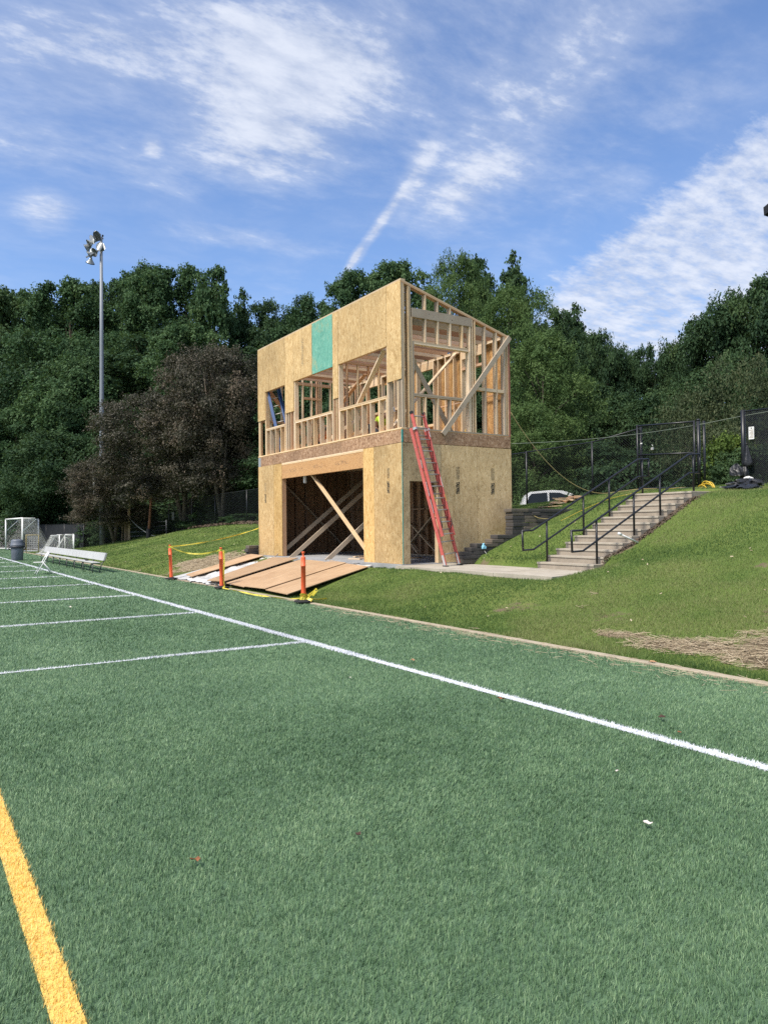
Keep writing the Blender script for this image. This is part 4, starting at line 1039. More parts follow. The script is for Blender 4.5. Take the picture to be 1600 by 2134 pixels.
for sgn in (-1, 1):
    m = MB(); rail(m, .05, 3.55, sgn*LH, -.045); o = m.build('side_rail', 'red_fibreglass', lt)
    for k in range(11 if sgn < 0 else 0):
        a = p0+d*(.30+k*.305)+side*(sgn*(LH-.0)+-.005)-nrm*.0
        MB().lathe([(0, .0), (.011, .0), (.011, .006), (0, .006)], a-side*.004*0-nrm*.045, 8, nrm*-1).build('rivet', 'aluminium', o)
    m = MB(); rail(m, .75, L, sgn*(LH-.055), .045); m.build('side_rail', 'red_fibreglass', lt)
    # foot shoe and bracket
    f = p0+side*sgn*LH-nrm*.045
    MB().bar(f+d*.02, f+d*.30, .022, .06, nrm).build('foot_bracket', 'aluminium', lt)
    MB().bevbox((f.x-.05, f.y-.08, .652), (f.x+.05, f.y+.06, .675), .006).build('foot', 'rubber_black', lt)
    MB().bar(p0+d*(L-.42)+side*sgn*(LH-.04)-nrm*.04, p0+d*(L-.42)+side*sgn*(LH-.04)+nrm*.09, .05, .06, d).build('guide_bracket', 'aluminium', lt)
    MB().bar(p0+d*(L-.03)+side*sgn*(LH-.055)+nrm*.045, p0+d*(L+.03)+side*sgn*(LH-.055)+nrm*.045, .034, .09, nrm).build('end_cap', 'rubber_black', lt)
for k in range(11):
    c = p0+d*(.32+k*.305)-nrm*.045
    if .32+k*.305 < 3.5: MB().tube([c-side*(LH-.004), c+side*(LH-.004)], .017, 8).build('rung', 'ladder_rung', lt, True)
for k in range(12):
    s = .80+k*.305
    if s < L-.05:
        c = p0+d*s+nrm*.045; MB().tube([c-side*(LH-.06), c+side*(LH-.06)], .017, 8).build('rung', 'ladder_rung', lt, True)
for s0, s1, sgn, off, mt in ((1.35, 1.70, -1, 0, 'white_plastic'), (1.78, 2.15, -1, 0, 'white_plastic'), (1.62, 1.80, -1, .06, 'hose_yellow'), (1.62, 1.80, 1, .06, 'hose_yellow'), (1.98, 2.25, 1, .06, 'white_plastic'), (3.3, 3.45, 1, .06, 'white_plastic'), (2.5, 2.72, -1, 0, 'white_plastic')):
    dz = -.045-.0425 if off == 0 else .045-.0425
    a, b = p0+d*s0+side*sgn*(LH-off-.014)+nrm*dz*-1, p0+d*s1+side*sgn*(LH-off-.014)+nrm*dz*-1
    a2, b2 = p0+d*s0+side*sgn*(LH-off-.014)-nrm*dz*0+nrm*((-.045 if off == 0 else .045)+.043), p0+d*s1+side*sgn*(LH-off-.014)+nrm*((-.045 if off == 0 else .045)+.043)
    MB().bar(a2, b2, .022, .002, nrm).build('sticker', mt, lt)
MB().tube([p0+d*.95+side*.2+nrm*.06, p0+d*1.05+side*.24+nrm*.10, p0+d*1.2+side*.26+nrm*.07], .012, 6).build('rung_lock', 'rubber_black', lt)
MB().tube([p0+d*.95-side*.2+nrm*.06, p0+d*1.05-side*.24+nrm*.10, p0+d*1.2-side*.26+nrm*.07], .012, 6).build('rung_lock', 'rubber_black', lt)

bl = thing('extension_ladder', 'blue ladder leaning inside the far left window opening of the upper floor', 'ladder', P(7.6, .35, 4.16))
bt0, bt1 = Vector(P(7.55, .42, 4.16)), Vector(P(8.52, .26, 6.75)); bd = (bt1-bt0).normalized(); bs = Vector((.78, -.62, 0)); bs = (bs-bd*bs.dot(bd)).normalized(); bn = bs.cross(bd)
for sgn in (-1, 1):
    for off, dz in ((.22, .0), (.165, .075)):
        MB().bar(bt0+bs*sgn*off+bn*dz, bt1+bs*sgn*off+bn*dz, .055, .085, bn).build('side_rail', 'blue_fibreglass', bl)
for k in range(8):
    c = bt0+bd*(.3+.305*k); MB().tube([c-bs*.24, c+bs*.24], .017, 6).build('rung', 'ladder_rung', bl, True)

# ------------------------------------------------------------------ orange posts and caution tape
POSTS = [(7.27, 14.53, 0.0), (7.216, 19.27, .8), (7.198, 23.66, 1.6)]
def delineator(x, y, lean, label, tilt):
    t = thing('delineator_post', label, 'post', (x, y, 0), 'orange posts along the kerb by the ramp')
    ax = Vector((tilt*-.02+.0, tilt*.03, 1)).normalized()
    prof = [(.058, .05), (.058, .10), (.052, .16), (.050, .80), (.056, .803), (.056, .817), (.050, .82), (.050, .985), (.047, 1.0), (.022, 1.012), (.019, 1.05), (.030, 1.085), (.036, 1.10), (.033, 1.115), (.0, 1.118)]
    MB().lathe(prof, (x, y, .0), 20, ax).build('tube', 'orange_plastic', t, True)
    MB().lathe([(.0, .006), (.205, .006), (.215, .018), (.205, .040), (.10, .052), (.075, .068), (.0, .068)], (x, y, .03), 8).build('base', 'rubber_black', t)
    return t
delineator(*POSTS[0], 'nearest orange post with yellow caution tape knotted round its base', 0)
delineator(*POSTS[1], 'middle orange post with yellow tape hanging down from its top', .6)
delineator(*POSTS[2], 'farthest orange post, leaning, with tape running to the building corner', 1.4)
def ribbon(pts, w, twist=0.0, seed=1, wdir=(0, 0, 1)):
    """tape as a thin closed band with UVs along it"""
    pts = [Vector(p) for p in pts]; r2 = random.Random(seed); V = []; F = []; UV = []; s = 0.0; ph = r2.uniform(0, 6)
    for i, p in enumerate(pts):
        if i: s += (p-pts[i-1]).length
        dd = (pts[min(i+1, len(pts)-1)]-pts[max(i-1, 0)]).normalized()
        u = Vector(wdir); u = (u-dd*u.dot(dd)).normalized(); v = dd.cross(u)
        th = twist*math.sin(s*2.3+ph)+twist*.6*math.sin(s*5.1)
        n = u*math.cos(th)+v*math.sin(th)
        V += [p-n*w/2, p+n*w/2]; UV += [(s, 0), (s, 1)]
        if i: k = 2*i; F.append((k-2, k, k+1, k-1))
    return V, F, UV
def tape(runs, label):
    m = MB(); UVs = []
    for pts, w, tw, sd, wd in runs:
        V, F, UV = ribbon(pts, w, tw, sd, wd); m.add(V, F); UVs += UV
    o = m.build('caution_tape', 'caution_tape', None, loc=runs[0][0][0])
    ul = o.data.uv_layers.new(name='UVMap')
    for lp in o.data.loops: ul.data[lp.index].uv = UVs[lp.vertex_index]
    sol = o.modifiers.new('thick', 'SOLIDIFY'); sol.thickness = .0008
    tag(o, label, 'tape'); return o
def sag(a, b, s, n=24): 
    a, b = Vector(a), Vector(b); return [a.lerp(b, i/n)-Vector((0, 0, s*4*(i/n)*(1-i/n))) for i in range(n+1)]
x1, y1, _ = POSTS[0]; x2, y2, _ = POSTS[1]; x3, y3, _ = POSTS[2]
t2, t3 = Vector((x2-.012, y2+.02, 1.06)), Vector((x3-.03, y3+.045, 1.06))
ring = lambda x, y, z, r, n=14, tz=0.0: [(x+r*math.cos(2*math.pi*i/n), y+r*math.sin(2*math.pi*i/n), z+tz*math.sin(4*math.pi*i/n)) for i in range(n+1)]
tape([(sag(t3, t2, .17), .042, .5, 2, (0, 0, 1)), (ring(t2.x, t2.y, 1.04, .036), .05, .1, 2, (0, 0, 1)), (ring(t3.x, t3.y, 1.05, .034), .05, .1, 2, (0, 0, 1))], 'yellow caution tape sagging between the middle and farthest orange posts')
tape([(sag(t3, P(LA, .02, 1.62), .10), .035, .9, 5, (0, 0, 1))], 'yellow caution tape stretched from the farthest post up to the building corner')
hang = [t2+Vector((.05, -.06, -.02)), t2+Vector((.06, -.075, -.3)), t2+Vector((.05, -.07, -.6)), t2+Vector((.045, -.08, -.85)), Vector((x2+.02, y2-.16, .09)), Vector((x2-.10, y2-.34, .06))]
gr = [Vector((x2-.10, y2-.34, .06)), Vector((x2-.12, y2-.9, .055)), Vector((x2-.15, y2-1.7, .06)), Vector((x2-.2, y2-2.6, .055)), Vector((x2-.16, y2-3.3, .06)), Vector((x1-.10, y1+.62, .06)), Vector((x1-.07, y1+.2, .10)), Vector((x1-.06, y1+.03, .12))]
def dense(ps, n=6):
    o = []
    for a, b in zip(ps[:-1], ps[1:]): o += [Vector(a).lerp(Vector(b), i/n) for i in range(n)]
    return o+[Vector(ps[-1])]
tape([(dense(hang), .042, .5, 7, (1, 0, .2)), (dense(gr), .036, .9, 9, (1, 0, .3)), (ring(x1, y1, .13, .068), .075, .25, 3, (0, 0, 1)), (ring(x1, y1, .18, .064, 14, .02), .07, .3, 4, (0, 0, 1)), (ring(x1, y1, .10, .085, 14, .025), .06, .6, 6, (0, 0, 1)),
      (dense([(x1+.06, y1-.02, .13), (x1+.12, y1-.10, .20), (x1+.17, y1-.17, .26), (x1+.20, y1-.22, .31), (x1+.19, y1-.25, .30), (x1+.13, y1-.16, .18)]), .06, .5, 12, (0, 0, 1)),
      (dense([(x1+.05, y1-.05, .11), (x1+.2, y1-.25, .10), (x1+.34, y1-.42, .12)]), .04, .7, 13, (0, 0, 1)),
      (dense([(x1+.04, y1-.05, .13), (x1+.09, y1-.15, .09), (x1+.10, y1-.2, .08)]), .06, .7, 14, (1, 0, 0))],
     'yellow caution tape lying on the turf and knotted at the nearest orange post')

# ------------------------------------------------------------------ bench, chair, bin
bn_ = thing('team_bench', 'long white team bench with backrest standing along the touchline', 'bench', (6.15, 36, 0))
BY0, BY1 = 29.2, 43.1
for y0, y1 in ((BY0, 36.1), (36.12, BY1)):
    MB().add([(6.34, y0, .455), (6.40, y0, .455), (6.49, y0, .735), (6.43, y0, .735), (6.34, y1, .455), (6.40, y1, .455), (6.49, y1, .735), (6.43, y1, .735)],
             [(0,1,2,3),(7,6,5,4),(0,4,5,1),(1,5,6,2),(2,6,7,3),(3,7,4,0)]).build('backrest', 'bench_white', bn_)
    MB().bevbox((5.95, y0-.02, .365), (6.22, y1, .405), .012).build('seat', 'bench_white', bn_)
y = BY0+.18
while y < BY1:
    for q in (0,):
        MB().tube([(5.99, y, .012), (6.0, y, .36)], .021, 6).build('leg', 'bench_leg', bn_, True)
        MB().tube([(6.24, y+.05, .012), (6.33, y+.05, .33), (6.44, y+.05, .46), (6.525, y+.05, .71)], .021, 6).build('back_leg', 'bench_leg', bn_, True)
        MB().bar((5.96, y, .348), (6.28, y, .348), .035, .03).build('bracket', 'bench_leg', bn_)
    y += 1.72
tag(MB().bevbox((6.05, 30.9, .406), (6.17, 31.05, .46), .02).build('small_bag', 'rubber_black', None), 'small dark object left on the bench seat', 'bag')

fc = thing('folding_chair', 'white metal folding chair standing on the white side line', 'chair', (4.4, 30.0, 0))
for y in (29.78, 30.20):
    MB().tube([(4.14, y, .012), (4.36, y, .40), (4.50, y, .66), (4.58, y, .80)], .018, 6).build('front_leg_and_back', 'white_paint', fc, True)
    MB().tube([(4.70, y, .012), (4.36, y, .44)], .018, 6).build('rear_leg', 'white_paint', fc, True)
MB().tube([(4.20, 29.78, .12), (4.20, 30.20, .12)], .009, 6).build('cross_bar', 'white_paint', fc)
MB().tube([(4.62, 29.78, .12), (4.62, 30.20, .12)], .009, 6).build('cross_bar', 'white_paint', fc)
MB().bevbox((4.08, 29.79, .43), (4.48, 30.19, .452), .008).build('seat', 'white_plastic', fc)
MB().add([(4.50, 29.79, .63), (4.52, 29.79, .63), (4.59, 29.79, .81), (4.57, 29.79, .82), (4.50, 30.19, .63), (4.52, 30.19, .63), (4.59, 30.19, .81), (4.57, 30.19, .82)],
         [(0,1,2,3),(7,6,5,4),(0,4,5,1),(1,5,6,2),(2,6,7,3),(3,7,4,0)]).build('backrest', 'white_plastic', fc)

bx, by = 5.21, 44.2
tb = thing('trash_can', 'grey round trash can with domed lid beside the side line', 'trash can', (bx, by, 0))
MB().lathe([(.0, .012), (.27, .012), (.285, .04), (.315, .62), (.32, .68)], (bx, by, 0), 24).build('body', 'bin_grey', tb, True)
MB().lathe([(.325, .66), (.36, .67), (.365, .74), (.34, .76), (.335, .78)], (bx, by, 0), 24).build('rim', 'bin_dark', tb, True)
MB().lathe([(.335, .77), (.345, .79), (.345, .83), (.325, .85), (.30, 1.02), (.285, 1.09), (.20, 1.115), (.0, 1.12)], (bx, by, 0), 24).build('lid', 'bin_grey', tb, True)
for s in (-1, 1): MB().tube([(bx+s*.30, by-.1, .72), (bx+s*.40, by-.08, .68), (bx+s*.41, by+.08, .62), (bx+s*.30, by+.1, .60)], .025, 6).build('handle', 'bin_dark', tb, True)

# ------------------------------------------------------------------ goals
def net(m, grid, r=.0035):
    """grid: rows of points; a twine along every row and column"""
    nr, nc = len(grid), len(grid[0])
    for row in grid: m.tube(row, r, 3, False)
    for j in range(nc): m.tube([grid[i][j] for i in range(nr)], r, 3, False)
def lerp_grid(a, b, c, d, n, k, sagf=0.0):
    a, b, c, d = map(Vector, (a, b, c, d)); G = []
    for i in range(n+1):
        u = i/n; row = []
        for j in range(k+1):
            v = j/k; p = a.lerp(b, v).lerp(d.lerp(c, v), u); p = p-Vector((0, 0, sagf*4*u*(1-u)*(.6+.4*math.sin(3*v+1)))); row.append(p)
        G.append(row)
    return G
def goal(near, far, back, H, r, label, z0=0.0, name='soccer_goal', top_back=.9):
    """near and far are the feet of the posts; back is the direction of the net"""
    a, b, k = Vector(near), Vector(far), Vector(back)
    t = thing(name, label, 'goal', (a+b)/2, 'portable goals parked in the field corner')
    h = Vector((0, 0, H))
    for p in (a, b): MB().tube([p+Vector((0, 0, r)), p+h], r, 10).build('post', 'white_paint', t, True)
    MB().tube([a+h, b+h], r, 10).build('crossbar', 'white_paint', t, True)
    kb = k; kt = k*top_back*.45
    for p in (a, b):
        c1 = p+h+kt
        MB().tube([p+h, c1-Vector((0, 0, .0)), c1+k*.03-Vector((0, 0, .10)), p+h*.62+k*.02], r*.5, 8).build('net_arm', 'white_paint', t, True)
        MB().tube([p+Vector((0, 0, r)), p+kb+Vector((0, 0, r))], r*.7, 8).build('base_rail', 'white_paint', t, True)
    MB().tube([a+kb+Vector((0, 0, r)), b+kb+Vector((0, 0, r))], r*.7, 8).build('back_rail', 'white_paint', t, True)
    m = MB(); W_ = (b-a).length; step = .17 if H > 2 else .13
    n1 = max(4, int(W_/step)); n2 = max(4, int((H+k.length)/step))
    net(m, lerp_grid(a+h+kt, b+h+kt, b+kb+Vector((0, 0, .03)), a+kb+Vector((0, 0, .03)), n2, n1, .25*H/2.4))
    net(m, lerp_grid(a+h, b+h, b+h+kt, a+h+kt, max(2, int(kt.length/step)), n1, .05))
    for p in (a, b): net(m, lerp_grid(p+h, p+h+kt, p+kb+Vector((0, 0, .03)), p+Vector((0, 0, .05)), n2, max(3, int(k.length*.6/step)), 0))
    m.build('net', 'net_white', t, kind='stuff')
    return t
goal((7.45, 60.3, 0), (7.10, 67.3, 0), (2.1, .4, 0), 2.46, .06, 'full size white soccer goal nearest the trash can, seen along its crossbar')
goal((9.75, 69.0, 0), (8.0, 74.8, 0), (-1.9, -.7, 0), 2.46, .06, 'full size white soccer goal standing behind the first one')
goal((8.95, 54.2, 0), (9.85, 57.4, .02), (-1.3, .2, 0), 1.22, .04, 'small white goal behind the bench, left of the pair')
goal((9.75, 53.6, 0.02), (10.3, 56.9, .04), (-1.3, .2, 0), 1.22, .04, 'small white goal behind the bench, right of the pair')
fg = thing('rebounder_frame', 'small tan tubular frame standing behind the trash can', 'frame', (7.6, 57, 0))
MB().tube([(7.3, 57.2, .02), (7.3, 57.2, 1.25), (8.0, 56.6, 1.25), (8.0, 56.6, .02)], .03, 8).build('frame_tube', 'cord_tan', fg, True)
net_m = MB(); net(net_m, lerp_grid((7.3, 57.2, 1.22), (8.0, 56.6, 1.22), (8.0, 56.6, .1), (7.3, 57.2, .1), 9, 7), .005); net_m.build('net', 'net_white', fg, kind='stuff')

# ------------------------------------------------------------------ chain link fences
def mesh_panel(m, a, b, H, s=.072, r=.0028, ext=0.0):
    """woven wire between foot points a and b: zig-zag wires built as two leaning families"""
    a, b = Vector(a), Vector(b); L = (b-a).length; d = (b-a)/L
    nrm = Vector((-d.y, d.x, 0)).normalized()*.004
    for fam in (-1, 1):
        x = -H if fam > 0 else 0.0
        while x < (L if fam > 0 else L+H):
            x0, z0, x1, z1 = (x, 0.0, x+H, H) if fam > 0 else (x, 0.0, x-H, H)
            # clip to 0..L
            pts = []
            lo, hi = 0.0, 1.0
            dx = x1-x0
            ta, tb_ = sorted(((0-x0)/dx, (L-x0)/dx)); lo, hi = max(0, ta), min(1, tb_)
            if hi-lo > .01:
                p = a+d*(x0+dx*lo)+Vector((0, 0, .04+(H-.06)*lo)); q = a+d*(x0+dx*hi)+Vector((0, 0, .04+(H-.06)*hi))
                zb = b.z-a.z; p = p+nrm*fam; q = q+nrm*fam
                m.tube([p, q], r, 3, False)
            x += s*1.414
    return m
def fence(pts, H, label, spacing=3.05, s=.075, r=.003, post_r=.03, cap=True, skip=None, group=None, screen=None):
    t = thing('chain_link_fence', label, 'fence', (pts[0][0], pts[0][1], pts[0][2]))
    stations = []
    for (a, b) in zip(pts[:-1], pts[1:]):
        a, b = Vector(a), Vector(b); n = max(1, round((b-a).length/spacing))
        stations += [a.lerp(b, i/n) for i in range(n)]
    stations.append(Vector(pts[-1]))
    tops = [p+Vector((0, 0, H)) for p in stations]
    MB().tube(tops, .022, 6).build('top_rail', 'black_metal', t, True)
    for i, p in enumerate(stations):
        rr_ = post_r*1.4 if i in (0, len(stations)-1) else post_r
        MB().tube([p-Vector((0, 0, .15)), p+Vector((0, 0, H+.04))], rr_, 8).build('post', 'black_metal', t, True)
        if i < len(stations)-1:
            q = stations[i+1]
            if screen and screen(p, q):
                MB().add([p+Vector((0, 0, .12)), q+Vector((0, 0, .12)), q+Vector((0, 0, H-.04)), p+Vector((0, 0, H-.04))], [(0, 1, 2, 3)]).build('windscreen', 'windscreen', t)
            else: mesh_panel(MB(), p, q, H, s, r).build('wire_mesh', 'black_wire', t, kind='stuff')
    MB().tube([p+Vector((0, 0, .05)) for p in stations], .006, 4).build('tension_wire', 'black_wire', t)
    return t
def fz(x, y): return (x, y, hz(x, y))
fence([fz(19.5, 15.4), fz(19.3, 17.2), fz(19.0, 20.0), fz(18.6, 24.0), fz(17.6, 33.0)], 1.98, 'black chain link fence behind the staircase and building', s=.06, r=.0050)
fence([fz(17.6, 33.0), fz(16.9, 41.0), fz(16.45, 45.0), fz(16.3, 49.0), fz(15.2, 55.5), fz(11.9, 61.4)], 1.95, 'black chain link fence climbing the lawn left of the building', s=.11, r=.0065)
fence([fz(11.9, 61.4), (10.2, 68.0, .02), (5.0, 88.0, .02)], 2.0, 'black fence with dark windscreen behind the soccer goals', spacing=3.4, screen=lambda p, q: True)
rf = fence([fz(19.5, 12.0), fz(19.5, 8.9), fz(19.5, 5.8)], 2.02, 'black chain link fence at the right edge above the grass bank', s=.038, r=.0095, post_r=.045)
# gate leaf folded open against the fence
gt = thing('chain_link_gate', 'black chain link gate leaf standing open at the top of the stairs', 'gate', (19.32, 14.5, 2.6))
GA, GB = Vector((19.36, 15.42, 2.70)), Vector((19.36, 13.42, 2.60))
for p in (GA, GB): MB().tube([p, p+Vector((0, 0, 2.02))], .03, 8).build('gate_frame', 'black_metal', gt, True)
for z in (.05, 1.08, 1.99): MB().tube([GA+Vector((0, 0, z)), GB+Vector((0, 0, z))], .025, 8).build('gate_frame', 'black_metal', gt, True)
mesh_panel(MB(), GA, GB, 2.0, .056, .0052).build('wire_mesh', 'black_wire', gt, kind='stuff')
gp_ = thing('gate_post', 'thick black gate post at the head of the stairs', 'post', (19.5, 13.35, 2.5))
MB().tube([(19.5, 13.38, 2.4), (19.5, 13.38, 4.63)], .05, 10).build('tube', 'black_metal', gp_, True)
MB().tube([(19.56, 13.24, 2.4), (19.56, 13.24, 4.60)], .035, 10).build('tube', 'black_metal', gp_, True)
MB().lathe([(.058, 0), (.05, .04), (.0, .06)], (19.5, 13.38, 4.62), 10).build('cap', 'black_metal', gp_, True)
pk = thing('padlock', 'pale open padlock hanging on the gate mesh', 'padlock', (19.3, 14.82, 3.93))
MB().bevbox((19.27, 14.78, 3.88), (19.31, 14.86, 3.96), .01).build('body', 'aluminium', pk)
MB().tube([(19.29, 14.80, 3.96), (19.29, 14.80, 4.02), (19.29, 14.83, 4.05), (19.29, 14.86, 4.02)], .008, 6).build('shackle', 'aluminium', pk, True)
tag(MB().bevbox((19.27, 15.18, 4.10), (19.29, 15.24, 4.14), .004).build('tag', 'white_plastic', None), 'small pale tag on the gate mesh above the padlock', 'tag')
sg = thing('notice_sign', 'small white notice fixed to the right hand fence', 'sign', (19.42, 11.72, 3.9))
MB().box((19.428, 11.645, 3.905), (19.436, 11.80, 4.245)).build('board', 'white_plastic', sg)
for k in range(7): MB().box((19.4262, 11.665, 3.95+k*.033), (19.4275, 11.78-.02*(k % 3), 3.962+k*.033)).build('printed_line', 'ink_faint', sg)
MB().box((19.4262, 11.705, 4.19), (19.4275, 11.735, 4.22)).build('printed_mark', 'ink', sg)
# clutter by the gate
def crumple(name, c, size, seed, mat, label, cat, n=22, m_=14, k=.35, parent=None):
    r2 = np.random.default_rng(seed); V = []; F = []
    ph = r2.uniform(0, 6.28, 8)
    for i in range(m_+1):
        th = math.pi*i/m_
        for j in range(n):
            a = 2*math.pi*j/n
            q = 1+k*(.5*math.sin(3*a+ph[0]+2*th)+.35*math.sin(5*a+ph[1]-3*th)+.3*math.sin(8*a+ph[2]+5*th)+.2*math.sin(11*a+ph[3]))
            V.append((c[0]+size[0]*q*math.sin(th)*math.cos(a), c[1]+size[1]*q*math.sin(th)*math.sin(a), c[2]+max(-.02, size[2]*math.cos(th)*(1+.4*k*math.sin(4*a+ph[4])))))
    for i in range(m_):
        for j in range(n): F.append((i*n+j, (i+1)*n+j, (i+1)*n+(j+1) % n, i*n+(j+1) % n))
    o = MB().add(V, F).build(name, mat, parent, False, loc=(0, 0, 0) if parent else c)
    if cat: tag(o, label, cat)
    return o
z1 = hz(17.4, 10.9)
crumple('black_tarp', (17.35, 10.65, hz(17.35, 10.65)+.02), (.62, .30, .10), 5, 'black_bag', 'crumpled black plastic lying beside the top step', 'tarp', 30, 16, .5)
crumple('black_tarp', (18.5, 11.25, hz(18.5, 11.25)+.02), (.42, .36, .15), 9, 'black_bag', 'heap of black plastic at the foot of the fence by the gateway', 'tarp', 30, 16, .5)
crumple('white_bag', (18.95, 11.55, hz(18.95, 11.55)+.14), (.14, .12, .08), 12, 'white_plastic', 'small white bundle on top of the black plastic heap', 'bag')
crumple('black_bucket_bag', (19.0, 11.9, 2.92), (.17, .17, .30), 15, 'black_bag', 'black sack standing at the end of the right fence', 'bag', 20, 12, .25)
hb = thing('hanging_bag', 'black plastic bag gathered and hanging on the end post of the right fence', 'bag', (19.38, 11.83, 3.0))
V = []; F = []; n = 18
for i, (z, r_) in enumerate(((3.74, .02), (3.70, .035), (3.62, .05), (3.45, .085), (3.30, .12), (3.20, .135), (3.17, .10), (3.15, .06))):
    for j in range(n):
        a = 2*math.pi*j/n; q = 1+.28*math.sin(4*a+i*.4)+.15*math.sin(7*a)
        V.append((19.36+r_*.7*q*math.cos(a), 11.82+r_*q*math.sin(a), z+(.02*math.sin(3*a) if i > 5 else 0)))
for i in range(7):
    for j in range(n): F.append((i*n+j, i*n+(j+1) % n, (i+1)*n+(j+1) % n, (i+1)*n+j))
MB().add(V, F).build('sack', 'black_bag', hb, True)
MB().lathe([(.0, -.03), (.03, -.02), (.035, 0), (.02, .03), (0, .04)], (19.36, 11.82, 3.78), 8).build('knot', 'rubber_black', hb, True)
V = []; F = []
for i, (z, r_) in enumerate(((3.16, .05), (3.05, .10), (2.95, .11), (2.82, .10), (2.70, .08))):
    for j in range(n):
        a = 2*math.pi*j/n; q = 1+.25*math.sin(3*a+i)+.2*math.sin(6*a+2*i)
        V.append((19.30+r_*q*math.cos(a), 11.86+r_*q*math.sin(a), z))
for i in range(4):
    for j in range(n): F.append((i*n+j, i*n+(j+1) % n, (i+1)*n+(j+1) % n, (i+1)*n+j))
MB().add(V, F).build('lower_sack', 'black_bag', hb, True)
m = MB(); r2 = random.Random(8)
for k in range(6):
    cx, cy, rad = 18.35+r2.uniform(-.1, .1), 12.35+r2.uniform(-.12, .12), r2.uniform(.16, .30)
    tl = r2.uniform(.5, 1.1)
    m.tube([(cx+rad*.4*math.cos(a), cy+rad*math.cos(a)+.2*rad*math.sin(a), 2.43+rad*.75*(1+math.sin(a))*tl) for a in np.linspace(0, 2*math.pi, 22)], .013, 6, True)
m.tube([(18.3, 12.6, 2.44), (18.1, 12.9, 2.44), (17.9, 13.2, 2.46), (17.95, 13.5, 2.48)], .013, 6)
tag(m.build('coiled_hose', 'hose_yellow', None, True), 'loose coil of yellow air hose at the top of the stairs', 'hose')
for i in range(3): tag(crumple('orange_fitting', (17.9+.05*i, 13.0+.22*i, 2.44), (.05, .07, .05), 40+i, 'hose_yellow', None, None), ('orange connector nearest the hose coil by the stair head', 'orange connector in the middle on the stair head', 'orange connector farthest from the hose coil by the gate leaf')[i], 'connector', 'connectors by the hose coil')
# wood scraps and pipe
r2 = random.Random(21)
for i in range(26):
    x, y = 17.1+r2.gauss(0, .45), 16.35+r2.gauss(0, .18); L = r2.uniform(.2, .55); a = r2.uniform(0, 3.14); z = hz(x, y)+.03+max(0, .09-.15*abs(x-17.1))*r2.random()
    tag(MB().bar((x-L/2*math.cos(a), y-L/2*math.sin(a), z), (x+L/2*math.cos(a), y+L/2*math.sin(a), z+r2.uniform(-.03, .06)), .085, .03).build('wood_scrap', r2.choice(['lumber', 'lumber_pink', 'stick_wood']), None),
        'pale wood scrap in the heap on the lawn in front of the parked vehicle', 'wood scrap', 'heap of wood scraps above the retaining wall')
pv = thing('white_pipe', 'white plastic pipe with end fitting lying down the grass bank by the stairs', 'pipe', (13.2, 10.75, 1.3))
MB().tube([(12.93, 10.80, 1.43), (13.42, 10.72, 1.235)], .022, 8).build('pipe_tube', 'white_plastic', pv, True)
MB().tube([(12.90, 10.805, 1.442), (12.97, 10.793, 1.414)], .034, 8).build('pipe_end', 'white_plastic', pv, True)
br = thing('blue_rag', 'pale blue cloth hanging on the dark retaining wall blocks', 'cloth', (12.66, 14.95, 1.0))
crumple('cloth', (12.66, 14.94, 1.05), (.07, .03, .085), 31, 'sky_rag', None, None, parent=br)
MB().tube([(12.66, 14.94, 1.12), (12.64, 14.95, 1.15), (12.69, 14.96, 1.165)], .02, 6).build('cloth_end', 'sky_rag', br, True)
MB().tube([(12.67, 14.93, .98), (12.72, 14.9, .90), (12.66, 14.86, .86), (12.55, 14.8, .80)], .008, 5).build('string', 'cord_grey', br, True)

# cords and wires
def cord(pts, r, mat, label, name='cord'):
    tag(MB().tube(pts, r, 6).build(name, mat, None, True, loc=tuple(pts[0])), label, 'cord')
cord(sag(P(.0, 3.64, 4.85), (18.0, 15.5, hz(18.0, 15.5)+.05), .62, 30)+[Vector((x_, y_, hz(x_, y_)+.05)) for x_, y_ in ((18.4, 15.3), (18.9, 15.0), (19.2, 14.6))], .0095, 'cord_tan', 'tan air hose sagging from the building corner to the gate', 'air_hose')
cord(sag(P(.02, 3.70, 3.92), (19.5, 13.38, 4.50), .10, 20)+[Vector((19.5, 12.0, 4.58)), Vector((19.45, 8.0, 4.72))], .009, 'rope_green', 'taut rope strung from the building to the gate posts', 'rope')
cord([(14.40, 15.45, 2.02), (14.45, 15.0, 1.90), (14.6, 14.93, 1.82), (14.8, 14.92, 1.80), (15.0, 14.92, 1.80)], .012, 'cord_tan', 'pale cord looping down onto the retaining wall blocks')
cord([(x, 14.0-.25*(x-15), hz(x, 14.0-.25*(x-15))+.06) for x in np.linspace(14.6, 18.5, 16)], .005, 'hose_yellow', 'yellow cord lying across the grass left of the stairs')
yg = P(1.35, WB-.3, 4.2)
cord([P(1.25, 3.3, 5.35), P(1.30, 3.2, 5.2), P(1.2, 3.25, 5.0), P(1.28, 3.2, 4.75), P(1.15, 3.2, 4.6), P(1.30, 3.1, 4.4), P(1.0, 2.9, 4.2), P(1.4, 2.6, 4.18), P(1.6, 2.9, 4.17)], .012, 'hose_yellow', 'yellow cord looped inside the rear doorway of the upper floor')
tag(crumple('dark_jacket', P(.30, .35, 7.80), (.07, .10, .13), 52, 'navy_cloth', None, None), 'dark blue cloth bundle hanging up under the high roof corner', 'cloth')

